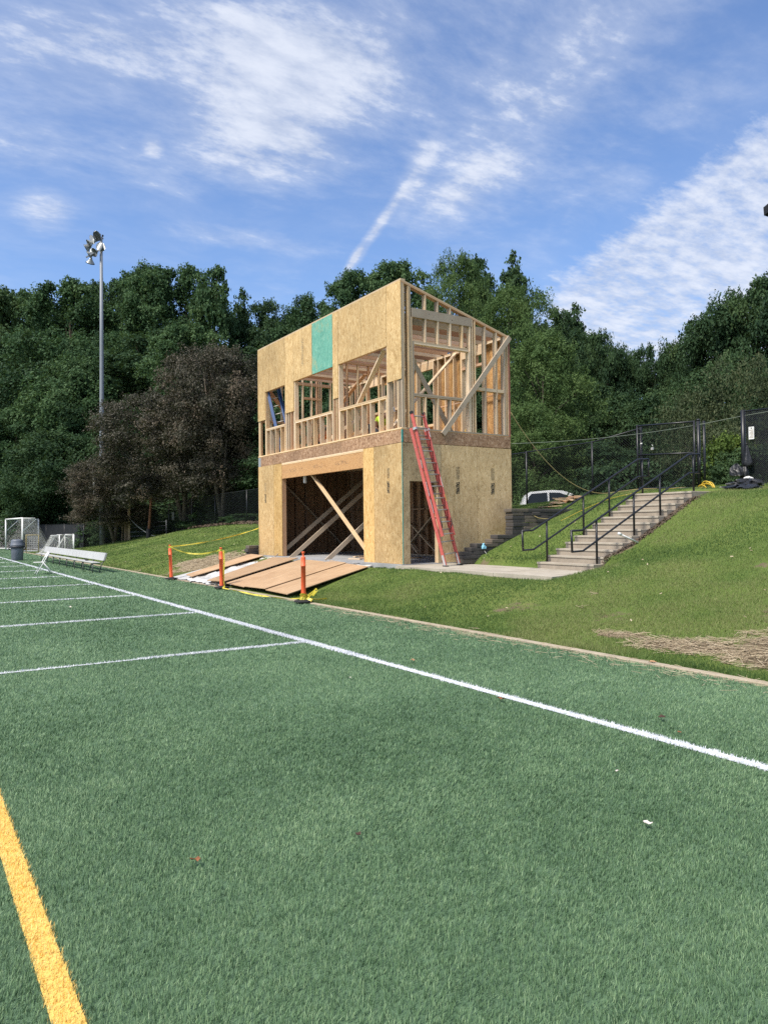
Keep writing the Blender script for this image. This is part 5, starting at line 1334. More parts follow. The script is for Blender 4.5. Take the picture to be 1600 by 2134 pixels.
# ------------------------------------------------------------------ poles and lights
fp = thing('floodlight_pole', 'tall galvanized steel floodlight pole rising in front of the forest', 'light pole', (13.07, 60.6, .3))
fx, fy = 13.07, 60.55
MB().tube([(fx, fy, .1), (fx, fy, 8), (fx, fy, 16), (fx, fy, 24.35)], [.22, .175, .14, .105], 14).build('pole', 'galvanized', fp, True)
rtv = Vector((rt.x, rt.y, 0)); fwv = Vector((fw.x, fw.y, 0)).normalized()
def lampat(lat, dep_, z): return Vector((fx, fy, z))+rtv*lat+fwv*dep_
a0, a1 = lampat(-1.5, -.2, 23.15), lampat(.35, .3, 24.35)
MB().bar(lampat(-1.25, .05, 23.70), lampat(.15, .05, 24.25), .09, .09).build('cross_arm', 'galvanized', fp)
MB().bar(lampat(-1.05, -.35, 22.62), lampat(.35, -.2, 23.5), .09, .09).build('cross_arm', 'galvanized', fp)
def flood(c, aim, label=None):
    """bowl reflector whose open face looks along aim"""
    aim = Vector(aim).normalized(); ax = aim
    prof = [(.0, -.40), (.10, -.40), (.12, -.30), (.15, -.26), (.26, -.12), (.335, .0), (.35, .0)]
    o = MB().lathe(prof, c, 18, ax).build('floodlight', 'lamp_housing', fp, True)
    MB().lathe([(.345, -.004), (.25, -.11), (.14, -.235), (.0, -.245)], c, 18, ax).build('reflector', 'lamp_inside', o, True)
    MB().lathe([(.0, -.05), (.06, -.09), (.07, -.18), (.0, -.235)], c+ax*0.0, 10, ax).build('bulb', 'lamp_glass', o, True)
back = -fwv
for lat, dp, z, aim in ((-.27+.02, -.25, 24.36, (back*.75+rtv*-.30+Vector((0, 0, -.42)))), (-.62, -.2, 24.06, back*.62+rtv*-.62+Vector((0, 0, -.45))), (-.95, -.1, 23.76, back*.42+rtv*-.80+Vector((0, 0, -.5))), (-1.22, .1, 23.48, rtv*-.92+back*.05+Vector((0, 0, -.45))),
                         (.10, -.35, 23.42, back*.9+rtv*.10+Vector((0, 0, -.32))), (-.45, -.35, 23.00, back*.70+rtv*-.42+Vector((0, 0, -.5))), (-.92, -.15, 22.86, rtv*-.85+back*.10+Vector((0, 0, -.5))), (-1.0, .35, 22.42, fwv*.45+rtv*-.35+Vector((0, 0, -.75)))):
    flood(lampat(lat, dp, z), aim)
MB().lathe([(.05, 0), (.08, .1), (.03, .16), (.0, .18)], lampat(.12, 0, 24.35), 8).build('lightning_tip', 'rubber_black', fp)
MB().bevbox((fx-.62, fy-.35, 3.75), (fx-.27, fy+.1, 6.3), .03).build('control_box', 'box_grey', fp)
MB().bevbox((fx-.66, fy-.37, 3.9), (fx-.624, fy+.05, 6.25), .01).build('box_cover', 'white_paint', fp)
MB().bar((fx-.3, fy, 3.3), (fx-.3, fy, 6.5), .04, .04).build('conduit', 'galvanized', fp)
lp2 = thing('area_light', 'dark parking lot light pole with flat arm head, partly behind the purple tree', 'light pole', (13.7, 80.3, .2))
MB().tube([(13.68, 80.4, 0), (13.7, 80.3, 8.4)], [.11, .08], 8).build('pole', 'rubber_black', lp2, True)
MB().bevbox((13.75, 79.9, 8.12), (14.9, 80.5, 8.42), .05).build('lamp_head', 'rubber_black', lp2)
ef = thing('area_light', 'dark box light fixture at the right edge of the sky', 'light fixture', (29.4, 16.5, 2))
c0 = Vector((29.03, 16.74, 14.2))+rtv*.09; dr = rtv
V = [c0+dr*s+fwv*t+Vector((0, 0, z)) for s, t, z in ((0, -.15, .17), (.62, -.15, .28), (.62, .35, .28), (0, .35, .17), (.02, -.15, -.16), (.62, -.15, -.36), (.62, .35, -.36), (.02, .35, -.16))]
MB().add(V, [(3,2,1,0),(4,5,6,7),(0,1,5,4),(1,2,6,5),(2,3,7,6),(3,0,4,7)]).build('lamp_head', 'rubber_black', ef)
pb = c0+dr*1.6
MB().bar(c0+dr*.6, pb, .12, .12).build('arm', 'rubber_black', ef)
MB().tube([(pb.x, pb.y, 1.5), (pb.x, pb.y, 14.4)], [.14, .09], 10).build('pole', 'rubber_black', ef, True)
wp1 = thing('wooden_post', 'square timber post with a tall batten behind the left fence', 'post', (13.7, 55.4, .5))
MB().bar((13.68, 55.44, .3), (13.70, 55.42, 2.15), .36, .36, (1, 0, 0)).build('post_base', 'wood_pole', wp1)
MB().bar((13.75, 55.30, .3), (13.80, 55.25, 4.1), .13, .13, (1, 0, 0)).build('batten', 'stick_wood', wp1)
MB().bar((13.35, 55.62, .6), (13.42, 55.60, 2.3), .06, .06, (1, 0, 0)).build('stake', 'wood_pole', wp1)
wp2 = thing('wooden_post', 'reddish leaning timber pole behind the left fence', 'post', (14.45, 52.6, .8))
MB().tube([(14.40, 52.62, .5), (14.44, 52.6, 1.6)], .16, 8).build('pole_base', 'rubber_black', wp2, True)
MB().tube([(14.43, 52.6, 1.2), (14.60, 52.45, 3.9)], .09, 8).build('pole', 'wood_pole_red', wp2, True)
cord(sag((13.8, 55.2, 2.35), (14.9, 51.6, 1.0), .25, 14), .022, 'cord_grey', 'grey cable drooping from the timber post to the lawn')
mg = thing('tube_gate', 'pale metal farm gate far behind the left fence', 'gate', (15.5, 57.5, .8))
for k in range(5): MB().tube([(14.6, 58.4, .7+.32*k), (16.8, 56.4, .85+.32*k)], .03, 6).build('gate_bar', 'galvanized', mg, True)
for x, y in ((14.6, 58.4), (15.7, 57.4), (16.8, 56.4)): MB().tube([(x, y, .4), (x, y, 2.25)], .05, 6).build('gate_post', 'galvanized', mg, True)
tag(MB().bevbox((16.05, 52.2, 2.2), (16.10, 52.55, 2.75), .01).build('notice_board', 'cord_grey', None), 'small pale board hung in the shade between the timber poles', 'sign')

# ------------------------------------------------------------------ parked vehicle beyond the fence
TZ = hz(22, 21.5); TD = Vector((.78, -.625, 0)).normalized(); TN = Vector((-TD.y, TD.x, 0))
tr_o = Vector((20.35, 22.6, TZ))
trk = thing('parked_pickup', 'silver white pickup truck parked beyond the fence right of the building', 'truck', (21.8, 21.6, TZ))
def tp_(s, n, z): return tr_o+TD*s+TN*n+Vector((0, 0, z))
prof = [(-1.55, .55), (-1.55, 1.12), (.48, 1.16), (.62, 1.22), (.80, 1.66), (.98, 1.77), (1.8, 1.83), (2.25, 1.80), (2.6, 1.68), (3.15, 1.33), (3.9, 1.22), (4.15, 1.05), (4.2, .55)]
def tprism(pr, w0, w1, top_in=0.0):
    n = len(pr); V = []
    for sgn in (0, 1):
        for s, z in pr:
            inn = top_in*max(0, (z-1.2)/.6); V.append(tp_(s, (w0+inn) if sgn == 0 else (w1-inn), z))
    F = [tuple(range(n)), tuple(reversed(range(n, 2*n)))]+[(i, i+n, (i+1) % n+n, (i+1) % n) for i in range(n)]
    return MB().add(V, F)
tprism(prof, 0, 1.8, .16).build('body', 'car_paint', trk)
def tpoly(pts, n_off, name, mat):
    V = [tp_(s, n_off+.16*max(0, (z-1.2)/.6)-.012, z) for s, z in pts]+[tp_(s, n_off+.16*max(0, (z-1.2)/.6)+.004, z) for s, z in pts]; n = len(pts)
    MB().add(V, [tuple(range(n)), tuple(reversed(range(n, 2*n)))]+[(i, i+n, (i+1) % n+n, (i+1) % n) for i in range(n)]).build(name, mat, trk)
tpoly([(.78, 1.24), (.92, 1.60), (1.02, 1.69), (1.62, 1.73), (1.62, 1.27)], 0, 'window', 'car_glass')
tpoly([(1.70, 1.27), (1.70, 1.73), (2.12, 1.72), (2.42, 1.60), (2.86, 1.32)], 0, 'window', 'car_glass')
V = [tp_(2.62, .18, 1.70), tp_(2.62, 1.62, 1.70), tp_(3.12, 1.76, 1.37), tp_(3.12, .06, 1.37)]
MB().add([v+Vector((0, 0, .012)) for v in V], [(3, 2, 1, 0)]).build('windshield', 'windshield', trk)
for s in (-.75, 3.2): MB().lathe([(.0, -.1), (.36, -.1), (.38, -.06), (.38, .08), (.0, .1)], tp_(s, .08, .38), 18, TN).build('wheel', 'rubber_black', trk, True)
MB().bevbox(tuple(tp_(2.95, -.22, 1.30)-Vector((.08, .06, .07))), tuple(tp_(2.95, -.22, 1.30)+Vector((.08, .06, .09))), .02).build('mirror', 'car_dark', trk)

# ------------------------------------------------------------------ people
def skinned(name, joints, edges, radii, mat, parent, root=0, sub=1):
    off = wloc(parent); me = bpy.data.meshes.new(name)
    me.from_pydata([tuple(Vector(j)-off) for j in joints], edges, []); me.materials.append(MATS[mat])
    o = bpy.data.objects.new(name, me); COL.objects.link(o); o.parent = parent
    sk = o.modifiers.new('Skin', 'SKIN'); sv = me.skin_vertices[0].data
    for i, r_ in enumerate(radii): sv[i].radius = (r_, r_); sv[i].use_root = (i == root)
    ss = o.modifiers.new('Sub', 'SUBSURF'); ss.levels = sub; ss.render_levels = sub
    return o
def worker(base, face, label, shirt, trousers, skin, hat=None, scale=1.0):
    """kneeling, bent forward over the floor; face is the direction (a, b) bent towards"""
    f = Vector((face[1], face[0], 0)).normalized(); s = Vector((-f.y, f.x, 0)); o = Vector(base); u = Vector((0, 0, 1))
    def q(x, y, z): return o+(f*x+s*y+u*z)*scale
    t = thing('person', label, 'person', base)
    hips, belly, chest, neck, head = q(0, 0, .36), q(.12, 0, .48), q(.30, 0, .60), q(.42, 0, .66), q(.50, 0, .70)
    J = [hips, belly, chest, neck, head, q(.58, 0, .72)]; E_ = [(0, 1), (1, 2), (2, 3), (3, 4), (4, 5)]; Rr = [.14, .145, .15, .055, .085, .095]
    for sg_ in (-1, 1):
        k = len(J)
        J += [q(.34, .17*sg_, .58), q(.44, .22*sg_, .34), q(.60, .16*sg_, .14), q(.68, .13*sg_, .07)]; E_ += [(2, k), (k, k+1), (k+1, k+2), (k+2, k+3)]; Rr += [.065, .048, .036, .028]
        for fi, (dx, dy) in enumerate(((.06, -.035), (.08, -.015), (.085, .005), (.075, .025), (.03, -.055))):
            n0 = len(J); J += [q(.70+dx*.5, .13*sg_+dy, .05), q(.70+dx, .13*sg_+dy*1.2, .025)]; E_ += [(k+3, n0), (n0, n0+1)]; Rr += [.010, .008]
        k = len(J)
        J += [q(.02, .10*sg_, .33), q(.30, .14*sg_, .12), q(-.10, .13*sg_, .06), q(-.22, .13*sg_, .05)]; E_ += [(0, k), (k, k+1), (k+1, k+2), (k+2, k+3)]; Rr += [.10, .07, .05, .045]
    skinned('body', J, E_, Rr, skin, t)
    JS = [q(-.02, 0, .36), q(.12, 0, .49), q(.31, 0, .61)]; ES = [(0, 1), (1, 2)]; RS = [.155, .165, .17]
    for sg_ in (-1, 1):
        k = len(JS); JS += [q(.34, .17*sg_, .58), q(.40, .20*sg_, .44)]; ES += [(2, k), (k, k+1)]; RS += [.085, .068]
    skinned('shirt', JS, ES, RS, shirt, t)
    JT = [q(-.02, 0, .34)]; ET = []; RT_ = [.165]
    for sg_ in (-1, 1):
        k = len(JT); JT += [q(.02, .10*sg_, .32), q(.30, .14*sg_, .12), q(-.10, .13*sg_, .07)]; ET += [(0, k), (k, k+1), (k+1, k+2)]; RT_ += [.118, .088, .07]
    skinned('trousers', JT, ET, RT_, trousers, t)
    hc = q(.58, 0, .74)
    for sg_ in (-1, 1):
        MB().lathe([(0, -.012), (.012, 0), (0, .012)], q(.655, .035*sg_, .70), 6).build('eye', 'ink', t)
        MB().lathe([(0, -.02), (.03, 0), (0, .02)], q(.575, .098*sg_, .71), 8, s).build('ear', skin, t)
    MB().lathe([(0, -.02), (.016, 0), (0, .025)], q(.682, 0, .675), 6).build('nose', skin, t)
    ax = (u+f*.25).normalized()
    if hat:
        o2 = MB().lathe([(.155, -.012), (.15, .0), (.125, .01), (.118, .05), (.095, .10), (.05, .13), (.0, .138)], hc+ax*.03, 18, ax).build('hard_hat', hat, t, True)
    else: MB().lathe([(.108, -.03), (.112, .02), (.09, .075), (.04, .10), (0, .104)], hc, 14, ax).build('hair', 'hair_dark', t, True)
    return t
worker(P(2.80, 1.0, 4.12), (-1, .15), 'person in lime shirt and white hard hat crouching behind the near upper window studs', 'hivis_lime', 'dark_cloth', 'skin', 'white_plastic', 1.08)
worker(P(6.75, 1.3, 4.12), (-1, -.1), 'person in orange top and dark trousers bending behind the middle window studs', 'orange_cloth', 'dark_cloth', 'skin_tan', None, 1.0)

# ------------------------------------------------------------------ trees
tr_rng = np.random.default_rng(21)
def crown_mesh(name, seed, H, Rw, z0, n_cl, n_leaf, leaf, prof, mat, clump=(.16, .28), flat=.75, gap=0.0, squash=1.0, asp=.62, inner=.25):
    """foliage as leaf sized faces gathered in clumps through the crown's volume"""
    r = np.random.default_rng(seed)
    t = r.uniform(0.02, 1, n_cl)**0.85; ang = r.uniform(0, 2*np.pi, n_cl)
    ws = 1+.22*np.sin(2*ang+r.uniform(0, 6))+.16*np.sin(3*ang+r.uniform(0, 6))
    rad = np.array([prof(x) for x in t])*Rw*ws*np.where(r.uniform(0, 1, n_cl) < inner, r.uniform(.1, .6, n_cl), r.uniform(.68, 1.02, n_cl))
    C = np.stack([rad*np.cos(ang), rad*np.sin(ang), H*(z0+(1-z0)*t)], 1)
    rc = r.uniform(*clump, n_cl)*Rw*(.75+.45*np.array([prof(x) for x in t]))
    C[:, 2] -= rc*.5*(t > .85)
    wgt = rc**2; idx = r.choice(n_cl, n_leaf, p=wgt/wgt.sum())
    d = r.normal(0, 1, (n_leaf, 3)); d[:, 2] += .35
    out = C-np.array([0, 0, H*(z0+.35*(1-z0))]); out /= np.linalg.norm(out, axis=1)[:, None]+1e-6
    d += out[idx]*.7; d /= np.linalg.norm(d, axis=1)[:, None]
    # lumpy clumps: radius wobbles with direction
    lump = 1+.30*np.sin(d[:, 0]*5+idx)+.25*np.sin(d[:, 1]*6+idx*1.7)+.22*np.sin(d[:, 2]*7+idx*.6)
    rr_ = rc[idx]*lump*r.uniform(.45, 1.06, n_leaf)**.7
    p = C[idx]+d*rr_[:, None]*np.array([1, 1, flat])
    nrm = d*.9+r.normal(0, .75, (n_leaf, 3)); nrm[:, 2] += .45; nrm /= np.linalg.norm(nrm, axis=1)[:, None]
    u = np.cross(nrm, r.normal(0, 1, (n_leaf, 3))); u /= np.linalg.norm(u, axis=1)[:, None]; v = np.cross(nrm, u)
    L = leaf*r.uniform(.6, 1.35, n_leaf)
    V = np.empty((n_leaf, 4, 3)); a = u*(L*.5)[:, None]; b = v*(L*.5*asp)[:, None]
    V[:, 0] = p-a; V[:, 1] = p-b*1.0+a*.1; V[:, 2] = p+a; V[:, 3] = p+b*1.0+a*.1
    ct = r.normal(0, .17, n_cl)
    tint = np.clip(.45+ct[idx]+r.normal(0, .10, n_leaf), 0, 1)
    q = np.arange(n_leaf)[:, None]*4+np.array([[0, 1, 2, 3]])
    o = np_mesh('crown', V.reshape(-1, 3), quads=q, mat=mat, tint=np.repeat(tint, 4))
    return o, C
def trunk_mesh(seed, H, Rw, C, z0, mat, r0, n_limb=16, forks=1):
    r = np.random.default_rng(seed); m = MB()
    lean = r.normal(0, .02, 2)*H
    for fk in range(forks):
        a = 2*math.pi*fk/forks+r.uniform(0, 1); sp = 0 if forks == 1 else Rw*.26
        pts = [(0, 0, -.4), (lean[0]*.1, lean[1]*.1, H*.06)] if fk == 0 else [(0, 0, H*.03)]
        pts += [(lean[0]*.4+sp*.4*math.cos(a), lean[1]*.4+sp*.4*math.sin(a), H*.22), (lean[0]*.7+sp*.8*math.cos(a), lean[1]*.7+sp*.8*math.sin(a), H*.5), (lean[0]+sp*1.2*math.cos(a), lean[1]+sp*1.2*math.sin(a), H*.85)]
        k = len(pts); m.tube(pts, [r0*x/(1 if forks == 1 else 1.4) for x in np.linspace(1.15, .12, k)], 9)
    for i in r.choice(len(C), min(n_limb, len(C)), replace=False):
        c = C[i]; zb = max(H*.12, min(c[2]*.72, H*.7)); f = zb/H
        b = Vector((lean[0]*f, lean[1]*f, zb)); e = Vector(c); mid = b.lerp(e, .5)+Vector((0, 0, .1*(e-b).length))
        m.tube([b, mid, e], [r0*.36*(1-f*.6), r0*.2, r0*.05], 5)
    return m.build('trunk', mat, None, True)
def prof_round(t): return max(.05, 1-((t-.5)/.52)**3)**.5 if t > .5 else .74+.26*(t/.5)
def prof_tall(t): return (.62+.38*min(1, t/.35))*math.sqrt(max(.03, 1-t**1.7))
def prof_low(t): return math.sqrt(max(.03, 1-t*t))
def prof_spread(t): return (.82+.18*t/.5) if t < .5 else math.sqrt(max(.03, 1-((t-.5)/.52)**2))
PROTO = {}
def proto(key, name, seed, H, Rw, z0, ncl, nl, leaf, prof, mat, bark, r0, limbs=16, forks=1, **kw):
    cr, C = crown_mesh(key, seed, H, Rw, z0, ncl, nl, leaf, prof, mat, **kw)
    tk = trunk_mesh(seed, H, Rw, C, z0, bark, r0, limbs, forks)
    PROTO[key] = (name, cr, tk, H, Rw); cr['_proto'] = 1
    for o in (cr, tk): COL.objects.unlink(o)
proto('oak1', 'broadleaf_tree', 101, 27, 5.2, .10, 150, 78000, .30, prof_round, 'leaves_oak', 'bark', .35)
proto('oak2', 'broadleaf_tree', 102, 19, 7.2, .06, 140, 86000, .30, prof_spread, 'leaves_oak', 'bark', .35)
proto('dark1', 'broadleaf_tree', 103, 26, 5.4, .06, 150, 78000, .30, prof_round, 'leaves_dark', 'bark', .35)
proto('dark2', 'broadleaf_tree', 113, 17, 7.2, .04, 140, 80000, .30, prof_spread, 'leaves_dark', 'bark', .35)
proto('tall1', 'tall_tree', 104, 22, 4.2, .12, 90, 34000, .36, prof_tall, 'leaves_oak', 'bark', .3, clump=(.18, .30))
proto('tall2', 'tall_tree', 105, 22, 4.2, .12, 80, 30000, .36, prof_tall, 'leaves_dark', 'bark', .3, clump=(.18, .30))
proto('lime1', 'willow_oak_tree', 106, 16, 6.0, .05, 150, 72000, .235, prof_round, 'leaves_lime', 'bark', .32, clump=(.13, .24), asp=.42)
proto('lime2', 'willow_oak_tree', 107, 14, 6.0, .02, 140, 66000, .235, prof_low, 'leaves_lime', 'bark', .3, clump=(.13, .24), asp=.42)
proto('maroon', 'purple_leaved_tree', 108, 12.4, 5.6, .19, 170, 130000, .155, prof_round, 'leaves_maroon', 'bark_grey', .30, 26, 4, clump=(.13, .22))
proto('right1', 'broadleaf_tree', 109, 15, 6.0, .05, 120, 64000, .27, prof_round, 'leaves_dark', 'bark', .32, clump=(.14, .26))
proto('bush', 'bush', 110, 3.2, 2.2, .02, 46, 14000, .16, prof_low, 'leaves_shrub', 'bark', .06, 10, 1, clump=(.2, .36))
proto('darkbush', 'bush', 111, 3.4, 2.4, .02, 46, 14000, .20, prof_low, 'leaves_dark', 'bark', .06, 10, 1, clump=(.2, .36))
proto('drab', 'sparse_tree', 112, 7.5, 3.6, .10, 90, 9000, .17, prof_round, 'leaves_drab', 'bare_twig', .10, 0, 1, clump=(.16, .30))
# bare branches for the sparse trees
def twiggy(seed, H, Rw):
    r = random.Random(seed); m = MB()
    def grow(p, d, L, rad, lvl):
        q = p+d*L; mid = p.lerp(q, .5)+Vector((r.gauss(0, .05), r.gauss(0, .05), r.gauss(0, .04)))*L
        m.tube([p, mid, q], [rad, rad*.8, rad*.6], 4 if lvl > 1 else 5, False)
        if lvl < 4:
            for k in range(3 if lvl else 6):
                nd = (d+Vector((r.gauss(0, .55), r.gauss(0, .55), r.gauss(.0, .38)))).normalized(); grow(p.lerp(q, r.uniform(.45, 1)), nd, L*r.uniform(.55, .8), rad*.58, lvl+1)
    for k in range(3): grow(Vector((r.gauss(0, .3), r.gauss(0, .3), -.2)), Vector((r.gauss(0, .25), r.gauss(0, .25), 1)).normalized(), H*.34, .075, 0)
    return m.build('trunk', 'bare_twig', None, True)
tw = twiggy(5, 7.5, 3.6); COL.objects.unlink(tw); nm, cr, tk, H_, R_ = PROTO['drab']; PROTO['drab'] = (nm, cr, tw, H_, R_)

def plant(key, u, D, top_v, width_px, label, group=None, cat='tree', zoff=0.0, rot=None, base=None):
    """stand a tree at the ground point seen in that direction, as high and wide as it measures there"""
    fam = {'oak1': ('oak1', 'oak2'), 'oak2': ('oak1', 'oak2'), 'dark1': ('dark1', 'dark2')}.get(key, (key,))
    hpx = (1085-top_v)/(width_px*(1.45 if D > 50 and key != 'maroon' else 1.15)/2)          # the crown of that kind whose proportions fit best
    key = min(fam, key=lambda k: abs(math.log(hpx*PROTO[k][4]/PROTO[k][3])))
    name, cr, tk, H0, R0 = PROTO[key]
    d = fw+rt2*((u-800)/1565.15); p = Vector((0, 0, EYE))+d*D
    x, y = p.x, p.y; z = (hz(x, y) if base is None else base)-.05+zoff
    top = (Vector((0, 0, EYE))+(fw+rt2*((u-800)/1565.15)+up2*((1067-top_v)/1565.15))*D).z
    sz = max(.15, (top-z)/(H0*1.02)); sx = (width_px*(1.45 if D > 50 and key != 'maroon' else 1.15)/1565.15*D/2)/(R0*1.08)
    t = bpy.data.objects.new(name, None); COL.objects.link(t); t.location = (x, y, z)
    t.rotation_euler = (0, 0, tr_rng.uniform(0, 6.28) if rot is None else rot); t.scale = (sx, sx, sz)
    for o, nm in ((cr, 'crown'), (tk, 'trunk')):
        c = o.copy(); c.name = nm; COL.objects.link(c); c.parent = t
    t['label'] = label; t['category'] = cat
    if group: t['group'] = group
    return t
FW_ = 'forest trees behind the soccer goals'
GW = 'dense green tree in the forest left of the floodlight pole'
GB = 'dark green tree filling the forest between the floodlight pole and the building'
for key, u, D, tv, w, lab, grp in (
    ('dark1', 5, 96, 588, 150, GW, FW_), ('oak1', -90, 96, 580, 170, GW, FW_), ('oak2', 70, 98, 604, 120, GW, FW_),
    ('oak1', 140, 84, 570, 130, 'tall bright topped tree just left of the floodlight pole', None), ('dark1', 196, 90, 575, 84, 'narrow crown showing directly behind the floodlight pole', None),
    ('oak2', 262, 88, 558, 104, 'tall green tree just right of the floodlight pole', None), ('oak1', 322, 84, 544, 116, 'high rounded green tree in the forest skyline right of the floodlight pole', None),
    ('oak2', 388, 82, 542, 110, 'broad skyline tree standing left of the pointed one', None), ('tall1', 452, 76, 541, 82, 'pointed tall tree with sky showing through it above the purple tree', None),
    ('tall2', 508, 80, 598, 80, 'slender dark tree right of the pointed tall one', None), ('dark1', 560, 80, 622, 100, GB, FW_), ('dark1', 612, 82, 640, 90, GB, FW_),
    ('oak1', 60, 76, 690, 200, GW, FW_), ('dark1', -20, 80, 700, 180, GW, FW_), ('oak2', 160, 74, 740, 170, GW, FW_), ('oak1', 235, 78, 690, 150, GB, FW_), ('dark1', 320, 76, 690, 160, GB, FW_),
    ('oak2', 402, 68, 668, 124, 'round lit green crown rising behind the left purple tree', None), ('dark1', 480, 72, 740, 150, GB, FW_), ('dark1', 545, 72, 720, 130, GB, FW_),
    ('oak1', 30, 70, 850, 170, GW, FW_), ('dark1', 120, 68, 900, 170, GW, FW_), ('oak2', 190, 70, 830, 150, GW, FW_), ('dark1', 270, 72, 830, 170, GB, FW_), ('dark1', 360, 72, 860, 180, GB, FW_), ('dark1', 450, 70, 900, 180, GB, FW_), ('dark1', 560, 66, 880, 180, GB, FW_),
    ('dark1', -70, 72, 860, 190, GW, FW_), ('darkbush', 40, 80, 1010, 160, GW, FW_), ('darkbush', 140, 78, 1020, 160, GW, FW_), ('darkbush', 240, 68, 1030, 160, GB, FW_), ('darkbush', 330, 64, 1040, 170, GB, FW_), ('darkbush', 420, 62, 1030, 170, GB, FW_), ('darkbush', 520, 58, 1020, 170, GB, FW_),
    ('oak1', 648, 70, 612, 96, 'green tree topping out just left of the building roof', None), ('tall1', 694, 76, 640, 70, 'thin tree in the gap left of the high roof corner', None),
    ('oak2', 748, 56, 552, 96, 'tall airy tree directly behind the building roof, left of the high corner', None), ('oak1', 838, 58, 533, 124, 'tall tree behind the high roof corner', None),
    ('lime1', 955, 47, 528, 168, 'large yellowish green tree behind the right half of the building', None), ('tall1', 1004, 58, 522, 74, 'narrow tall tree peeking over the yellowish green tree', None),
    ('tall2', 1070, 50, 514, 112, 'tall dark pointed tree highest to the right of the building', None), ('lime1', 1085, 43, 592, 190, 'pale green willow oak right behind the building corner', None),
    ('lime2', 1130, 38, 690, 230, 'low spreading pale green tree right of the building', None), ('lime2', 1120, 34, 838, 200, 'leafy pale tree behind the parked truck', None),
    ('tall2', 1206, 54, 630, 92, 'pointed dark tree left of the sky gap', None), ('dark1', 1165, 52, 640, 100, 'dark tree tucked behind the pale green willow oak', None),
    ('right1', 1258, 50, 690, 120, 'dark tree sloping down into the sky gap', None), ('right1', 1305, 54, 734, 110, 'small dark tree at the lowest point of the skyline', None),
    ('right1', 1366, 50, 716, 100, 'tree with tufted top right of the sky gap', None), ('tall1', 1428, 52, 708, 80, 'light green slim tree left of the big right hand tree', None),
    ('right1', 1482, 46, 660, 130, 'dark tree forming the left shoulder of the big right hand tree', None), ('right1', 1545, 43, 604, 170, 'big dark tree at the right edge of the picture', None), ('right1', 1640, 42, 568, 210, 'dark tree running out of the right edge', None),
    ('right1', 1215, 44, 800, 170, GB.replace('between the floodlight pole and the building', 'behind the gate'), 'dark trees behind the gate'), ('right1', 1300, 42, 830, 180, GB.replace('between the floodlight pole and the building', 'behind the gate'), 'dark trees behind the gate'),
    ('right1', 1385, 40, 810, 170, GB.replace('between the floodlight pole and the building', 'behind the gate'), 'dark trees behind the gate'), ('right1', 1240, 36, 920, 190, GB.replace('between the floodlight pole and the building', 'behind the gate'), 'dark trees behind the gate'), ('right1', 1350, 36, 930, 190, GB.replace('between the floodlight pole and the building', 'behind the gate'), 'dark trees behind the gate'),
    ('right1', 1450, 38, 860, 170, GB.replace('between the floodlight pole and the building', 'behind the gate'), 'dark trees behind the gate'), ('right1', 1540, 38, 740, 180, 'dark tree behind the drab thin branched ones', None), ('right1', 1620, 36, 770, 180, 'dark tree behind the right end of the fence', None),
    ('drab', 1470, 31, 810, 160, 'drab half bare tree above the gate, thin branches showing', None), ('drab', 1555, 29, 735, 170, 'tall drab half bare tree in front of the big right hand tree', None), ('drab', 1500, 26, 880, 170, 'tangled grey brush seen through the open gateway', None),
    ('oak2', 700, 48, 760, 200, 'green tree seen through the middle upper window', None), ('dark1', 620, 52, 780, 200, 'dark tree seen through the left upper window', None), ('dark1', 820, 44, 740, 200, 'dark tree seen through the upper door opening', None), ('dark1', 930, 42, 760, 200, 'dark tree seen between the upper side studs', None), ('dark1', 1030, 40, 800, 180, 'dark tree close behind the right building corner', None),
    ('dark1', 760, 44, 860, 220, 'dark tree low behind the middle of the building', None), ('dark1', 880, 40, 880, 220, 'dark tree low behind the upper rear openings', None), ('dark1', 1000, 38, 900, 200, 'dark tree low behind the rear right corner', None), ('dark1', 660, 48, 900, 200, 'dark tree low behind the left part of the building', None)):
    if key == 'darkbush': plant(key, u, D, tv, w, 'low dark bush under the forest trees '+('left' if u < 205 else 'right')+' of the floodlight pole', 'bushes under the forest trees', 'shrub')
    else: plant(key, u, D, tv, w, lab, grp)
plant('maroon', 462, 49, 722, 225, 'large purple leaved tree left of the building with a forked pale trunk')
plant('maroon', 384, 52, 815, 272, 'wide purple leaved tree right of the floodlight pole, lower than its neighbour', rot=1.0)
plant('maroon', 238, 55.5, 955, 190, 'low purple leaved tree in front of the floodlight pole, left of the wide one', rot=2.0)
for key, u, D, tv, w, lab in (('bush', 1520, 24.5, 905, 130, 'bright green shrub seen through the open gateway'), ('darkbush', 1560, 23, 930, 130, 'dark shrub low behind the right fence end'), ('darkbush', 1480, 25, 960, 120, 'dark low shrub under the bright green one'),
                              ('darkbush', 1290, 29, 960, 190, 'dark shrub behind the chain link left of the gate'), ('darkbush', 1390, 27, 960, 170, 'dark shrub behind the open gate leaf'),
                              ('darkbush', 222, 60.5, 1082, 74, 'vine covered dark bush at the foot of the floodlight pole'), ('bush', 236, 59.0, 1078, 26, 'climbing vine with pale leaves growing up the left fence'),
                              ('darkbush', 430, 50, 1068, 90, 'low dim shrub behind the left fence, left of the pale trunk'), ('darkbush', 515, 46, 1070, 90, 'low dim shrub behind the left fence by the building')):
    plant(key, u, D, tv, w, lab, 'shrubs along the fences', 'shrub')

